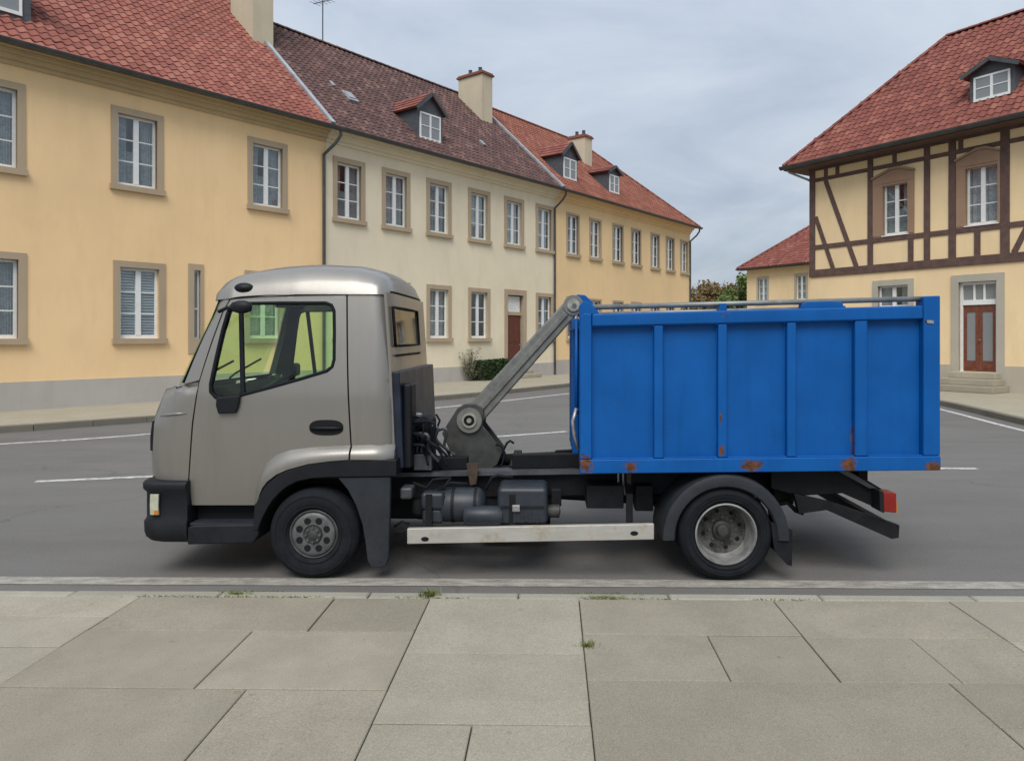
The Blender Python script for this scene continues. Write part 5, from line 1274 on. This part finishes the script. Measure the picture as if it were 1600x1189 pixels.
for px in (790, 802, 814, 826, 838): MB().box(tx(px), tx(px+3), .042, .06, tz(818), tz(799)).build('rib', 'plastic_blue_grey', bt)
t1 = MB().lathe([(.001, -.19), (.08, -.185), (.12, -.15), (.13, -.13), (.13, .13), (.12, .15), (.08, .185), (.001, .19)], 28, (tx(716), .20, tz(797)), 'X').build('air_tank', 'plastic_blue_grey', truck, auto=40)
for px in (704, 740): MB().lathe([(.134, -.012), (.134, .012), (.127, .012), (.127, -.012)], 28, (tx(px), .20, tz(797)), 'X', closed=True).build('tank_strap', 'chassis_black', t1)
t2 = MB().lathe([(.001, -.15), (.055, -.145), (.076, -.11), (.076, .11), (.055, .145), (.001, .15)], 24, (tx(754), .08, tz(809)), 'X').build('air_tank', 'plastic_blue_grey', truck, auto=40)
unit('filter_housing', 656, 690, 798, 823, .08, .30, 'plastic_blue_grey', .03); unit('air_dryer', 620, 640, 766, 785, .10, .25, 'frame_top', .02)
MB().lathe([(.001, -.05), (.055, -.05), (.06, -.04), (.06, .05), (.001, .05)], 20, (tx(648), .2, tz(800)), 'Z').build('oil_filter', 'chassis_black', truck, auto=40)
MB().lathe([(.001, -.05), (.045, -.05), (.05, -.03), (.05, .04), (.001, .05)], 20, (tx(866), .18, tz(806)), 'X').build('filler_neck', 'rim_dark', truck, auto=40)
unit('tool_box', 918, 978, 764, 801, .16, .45, 'chassis_black', .01); unit('spring_hanger', 1000, 1030, 770, 812, .30, .45, 'chassis_black', .01)
unit('silencer', 622, 700, 800, 842, .55, 1.1, 'chassis_black', .05); unit('transmission_brake', 730, 860, 826, 870, .8, 1.1, 'chassis_black', .05)
for pts in ([(640, 760), (662, 768), (672, 755), (700, 752)], [(690, 790), (680, 770), (700, 760), (728, 762)], [(756, 772), (766, 752), (776, 748), (800, 752)], [(610, 830), (622, 822), (634, 826)], [(612, 842), (625, 838), (634, 832)], [(655, 790), (668, 775), (690, 768), (700, 752)]):
    MB().tube([(tp(*p)[0], .14, tp(*p)[1]) for p in pts], .011, 6).build('hose', 'rubber', truck, smooth=True)
for px in (980, 972):
    MB().tube([(tx(px), .30, tz(742)), (tx(px), .30, tz(770)), (tx(px+3), .30, tz(785))], .010, 6).build('brake_pipe', 'galvanised', truck)
MB().prism(TP([(984, 735), (992, 735), (990, 766), (984, 762)]), .20, .24).build('twist_lock', 'rusty_steel', truck)
MB().prism(TP([(722, 735), (742, 735), (738, 768), (728, 770)]), .28, .32).build('bracket', 'rusty_steel', truck)
# leaf springs
for y in (.42, CW-.50):
    for k in range(4):
        w_ = .62-.12*k; P = [(tx(1135)+w_*t, y+.04, RR+.14-.028*k-.10*(t*t)*-1*.6) for t in [-1, -.5, 0, .5, 1]]
        MB().tube(P, .014, 4).build('leaf_spring', 'chassis_black', truck)
# side guard rails
for y in (.0, CW-.045):
    sg_ = MB().prism(TP([(636, 826), (1022, 818.5), (1022, 843), (636, 850)]), y, y+.045).build('side_guard', 'guard_alu', truck, bevel=.006)
    for px, py in ((664, 842), (991, 833)):
        c = tp(px, py); MB().lathe([(.001, -.003), (.026, -.003), (.028, .004)], 18, (0, 0, 0)).build('slot_shade_disc', 'interior_dark', sg_).matrix_local = Matrix.Translation((c[0], y+(.0 if y < 1 else .048), c[1])) @ Matrix.Diagonal((1.1, 1, .62, 1))  # solid rail: dark oval disc paints the shade of a slot
    for px in (668, 800, 985): MB().prism(TP([(px-5, 775), (px+5, 775), (px+5, 845), (px-5, 845)]), y+.046 if y < 1 else y-.05, y+.09 if y < 1 else y-.002).build('guard_bracket', 'chassis_black', sg_)
# rear mudguards, flaps
for far in (False, True):
    c = (tx(1134), tz(838)); r1, r0 = .470, .372
    mg = MB(); n = 26; a0, a1 = R(-2), R(182)
    prof = [(r0, .0), (r0+.012, -.018), (r1-.03, -.022), (r1-.008, -.012), (r1, .02), (r1, .48), (r1-.012, .48), (r1-.012, .03), (r1-.03, .0), (r0+.012, .006)]
    for k in range(n+1):
        a = a0+(a1-a0)*k/n
        for rr, yy in prof: mg.v.append((c[0]+rr*math.cos(a), yy if not far else CW-yy, c[1]+rr*math.sin(a)))
    m = len(prof); mg.f = [(k*m+j, k*m+(j+1) % m, (k+1)*m+(j+1) % m, (k+1)*m+j) for k in range(n) for j in range(m)]
    mg.f += [tuple(range(m)), tuple(range(n*m+m-1, n*m-1, -1))]
    g_ = mg.build('mudguard', 'fender_plastic', truck, auto=40)
    MB().prism(TP([(1204, 815), (1238, 828), (1237, 884), (1230, 882), (1210, 860)]), -.005 if not far else CW-.48, .02 if not far else CW-.45).build('mud_flap', 'rubber', truck)
    MB().box(tx(1225), tx(1234), .03 if not far else CW-.45, .45 if not far else CW-.03, tz(872), tz(825)).build('mud_flap', 'rubber', truck)
# tail: frame horn, sloping underrun arms, lamps, cross bar
for far in (False, True):
    def yy(a, b): return (a, b) if not far else (CW-b, CW-a)
    MB().prism(TP([(1215, 740), (1320, 738), (1362, 752), (1402, 776), (1402, 800), (1386, 802), (1330, 778), (1260, 782), (1215, 770)]), *yy(.16, .24)).build('tail_frame', 'chassis_black', truck, bevel=.006)
    MB().prism(TP([(1248, 776), (1310, 790), (1416, 826), (1415, 846), (1404, 848), (1300, 802), (1256, 808)]), *yy(.10, .16)).build('underrun_arm', 'chassis_black', truck, bevel=.006)
    MB().prism(TP([(1320, 741), (1336, 741), (1382, 768), (1370, 768)]), *yy(.12, .16)).build('tail_flange', 'frame_top', truck)
    lm_ = MB().prism(TP([(1382, 770), (1404, 772), (1404, 803), (1384, 801)]), *yy(.03, .17)).build('tail_lamp', 'red_lens', truck, bevel=.008)
    MB().prism(TP([(1376, 768), (1383, 769), (1384, 803), (1377, 800)]), *yy(.02, .18)).build('lamp_housing', 'black_plastic', lm_, bevel=.005)
    MB().prism(TP([(1404.5, 786), (1406, 786), (1406, 803), (1404.5, 803)]), *yy(.04, .16)).build('amber_lens', 'amber_lens', lm_)
MB().prism(TP([(1400, 828), (1416, 829), (1416, 847), (1404, 848)]), .162, CW-.162).build('underrun_bar', 'chassis_black', truck, bevel=.006)
MB().prism(TP([(1340, 745), (1362, 752), (1362, 775), (1340, 770)]), .245, CW-.245).build('rear_cross_member', 'chassis_black', truck)
MB().tube([(tp(1232, 800)[0], .3, tz(800)), (tp(1250, 795)[0], .28, tz(796)), (tp(1262, 806)[0], .26, tz(808)), (tp(1274, 812)[0], .26, tz(812))], .018, 8).build('tow_hook', 'chassis_black', truck, smooth=True)
unit('spring_hanger', 1228, 1262, 770, 800, .3, .45, 'chassis_black', .01)
# leaf-shaped roller guide at the tail of the tilting frame
MB().tube([(tx(1330), .35, tz(744)), (tx(1330), CW-.35, tz(744))], .05, 16).build('rear_roller', 'rusty_steel', truck, smooth=True)

# ------------------------------------------------------------------ the blue container on the truck
box_t = thing('roll_off_container', 'bright blue ribbed steel roll-off container with rusty lower edge on the truck', 'container', (TO.x, TO.y, 0), math.atan2(TD.y, TD.x))
def B(pts): return TP(pts)
def sp_(px, py, rx, rz):
    x, z = tp(px, py); return (x, .0, z, rx, rz)
spots = [sp_(912, 727, .075, .10), sp_(985, 728, .07, .06), sp_(1128, 704, .03, .05), sp_(1126, 655, .012, .06), sp_(1172, 727, .12, .055), sp_(1325, 726, .09, .06), sp_(1330, 735, .05, .05), sp_(1456, 729, .09, .05), sp_(1468, 735, .07, .07), sp_(1335, 690, .008, .15), sp_(1450, 503, .03, .02), sp_(985, 612, .012, .02)]
blue_paint('container_blue', (.0015, .085, .32), spots)
topz = lambda px: interp([(905, 491), (1444, 477.5), (1470, 476.5)], px)
topb = lambda px: interp([(905, 511), (1444, 498.5), (1470, 498)], px)
botz = lambda px: interp([(905, 718), (1470, 712)], px)
botb = lambda px: interp([(905, 740), (1470, 734.5)], px)
CD = 1.84
for far in (False, True):
    yo = lambda a, b: (a, b) if not far else (CD-b, CD-a)
    def bpr(name, pts, a, b, bev=.01): return MB().prism(B(pts), *yo(a, b)).build(name, 'container_blue', box_t, bevel=bev)
    bpr('bottom_rail', [(906, botz(906)), (1469, botz(1469)), (1469, botb(1469)), (906, botb(906))], -.012, .10, .008)
    bpr('top_rail', [(925, topz(925)), (1442, topz(1442)), (1442, topb(1442)), (925, topb(925))], -.008, .09, .012)
    bpr('corner_post', [(906, 497), (912, 489), (924.5, topz(924)), (924.5, botz(924)-.2), (906, botz(906)-.2)], -.004, .12)
    bpr('corner_post', [(1442.5, 463), (1469, 462), (1469, botz(1469)-.2), (1442.5, botz(1442)-.2)], -.006, .12)
    for a, b in ((1022, 1036.5), (1122, 1136.5), (1230, 1244.5), (1336, 1356)):
        bpr('rib', [(a, topb(a)+.2), (b, topb(b)+.2), (b, botz(b)-.2), (a, botz(a)-.2)], .0, .062, .010)
    cuts = [(925, 1021.5), (1037, 1121.5), (1137, 1229.5), (1245, 1335.5), (1356.5, 1442)]
    rp = random.Random(2)
    for a, b in cuts:
        # each side sheet slightly oil-canned
        x0, z0 = tp(a, botz(a)-.3); x1, z1 = tp(b, topb(b)+.3); w, h = x1-x0, z1-z0; k1, k2 = rp.uniform(-.006, .006), rp.uniform(-.005, .005); g = MB(); N = 10
        for i in range(N+1):
            for j in range(N+1):
                s_, t = i/N, j/N; za = tp(a+(b-a)*s_, botz(a+(b-a)*s_)-.3)[1]; zb3 = tp(a+(b-a)*s_, topb(a+(b-a)*s_)+.3)[1]
                dy = k1*math.sin(math.pi*s_)*math.sin(math.pi*t)+k2*math.sin(2*math.pi*s_)*math.sin(math.pi*t)
                g.v.append((x0+w*s_, (.058+dy) if not far else CD-.058-dy, za+(zb3-za)*t))
        g.f = [(i*(N+1)+j, (i+1)*(N+1)+j, (i+1)*(N+1)+j+1, i*(N+1)+j+1) for i in range(N) for j in range(N)]
        o = g.build('side_panel', 'container_blue', box_t, smooth=True, fix=False); solidify(o, .008, 1 if far else 1)
        o.modifiers['solid'].offset = 0
    for a, b in cuts:
        # floor fillet on the bottom rail
        MB().prism(B([(a, botz(a)-1.6), (b, botz(b)-1.6), (b, botz(b)), (a, botz(a))]), *yo(.0, .055)).build('rail_lip', 'container_blue', box_t, bevel=.006)
# ends and floor
xa, xb = tx(908), tx(1466)
def zz(px, py): return tp(px, py)[1]
fw_ = MB().box(xa, xa+.05, .122, CD-.122, zz(908, 735), zz(908, 497)).build('front_wall', 'container_blue', box_t)
for y in (.45, .72, 1.05, 1.32): MB().box(xa-.05, xa-.001, y, y+.07, zz(908, 730), zz(908, 500)).build('front_rib', 'container_blue', fw_, bevel=.008)
MB().box(xa-.055, xa-.001, .125, CD-.125, zz(908, 515), zz(908, 497)).build('front_top_rail', 'container_blue', fw_, bevel=.008)
rd = MB().box(xb-.06, xb, .122, CD-.122, zz(1466, 733), zz(1466, 476)).build('rear_door', 'container_blue', box_t)
for y in (.5, .88, 1.26): MB().box(xb+.001, xb+.045, y, y+.08, zz(1466, 728), zz(1466, 480)).build('door_rib', 'container_blue', rd, bevel=.008)
MB().box(xa+.06, xb-.07, .102, CD-.102, zz(1180, 733), zz(1180, 718)).build('floor', 'container_blue', box_t)
for y in (.46, CD-.56): MB().prism(B([(912, 738), (1330, 734), (1330, 706+34), (912, 742)]), y, y+.10).build('skid_rail', 'chassis_black', box_t)
# hook bail at the front, rope rail along the top
hb = MB().prism([tp(*p, CD/2-.05) for p in [(905, 496), (900, 484), (896, 470), (902, 460), (914, 461), (924, 470), (934, 484), (938, 496)]], CD/2-.05, CD/2+.05).build('hook_lug', 'container_blue', box_t, bevel=.008)
MB().prism(B([(906, 497), (905, 478), (912, 470), (924, 474), (936, 490), (936, 492), (925, 491)]), .0, .10).build('hook_lug', 'container_blue', box_t, bevel=.008)
for far in (False, True):
    y = .05 if not far else CD-.05
    a, b = tp(922, 480), tp(1444, 466.5)
    MB().tube([(a[0], y, a[1]), (b[0], y, b[1])], .020, 12).build('rope_rail', 'rail_steel', box_t, smooth=True)
    MB().prism(B([(1123, 491), (1137, 491), (1136, 474), (1125, 474)]), y-.045, y+.045).build('rail_bracket', 'container_blue', box_t, bevel=.006)
    MB().prism(B([(1252, 487), (1320, 485), (1318, 472), (1300, 470.5), (1262, 471.5), (1254, 475)]), y-.04, y+.04).build('rail_bracket', 'container_blue', box_t, bevel=.006)
MB().tube([(xa-.03, .10, zz(905, 640)), (xa-.06, .08, zz(900, 660)), (xa-.05, .09, zz(900, 680)), (xa-.02, .10, zz(904, 705))], .014, 8).build('door_latch', 'galvanised', box_t, smooth=True)
MB().tube([(xa-.03, .12, zz(905, 500)), (xa-.03, .12, zz(905, 650))], .012, 8).build('latch_rod', 'container_blue', box_t, smooth=True)
MB().prism(B([(1446, 500), (1458, 501), (1458, 506), (1448, 505)]), -.012, -.004).build('plate', 'galvanised', box_t)
scene.cycles.max_bounces = 6; scene.cycles.diffuse_bounces = 3; scene.cycles.glossy_bounces = 3; scene.cycles.transparent_max_bounces = 12
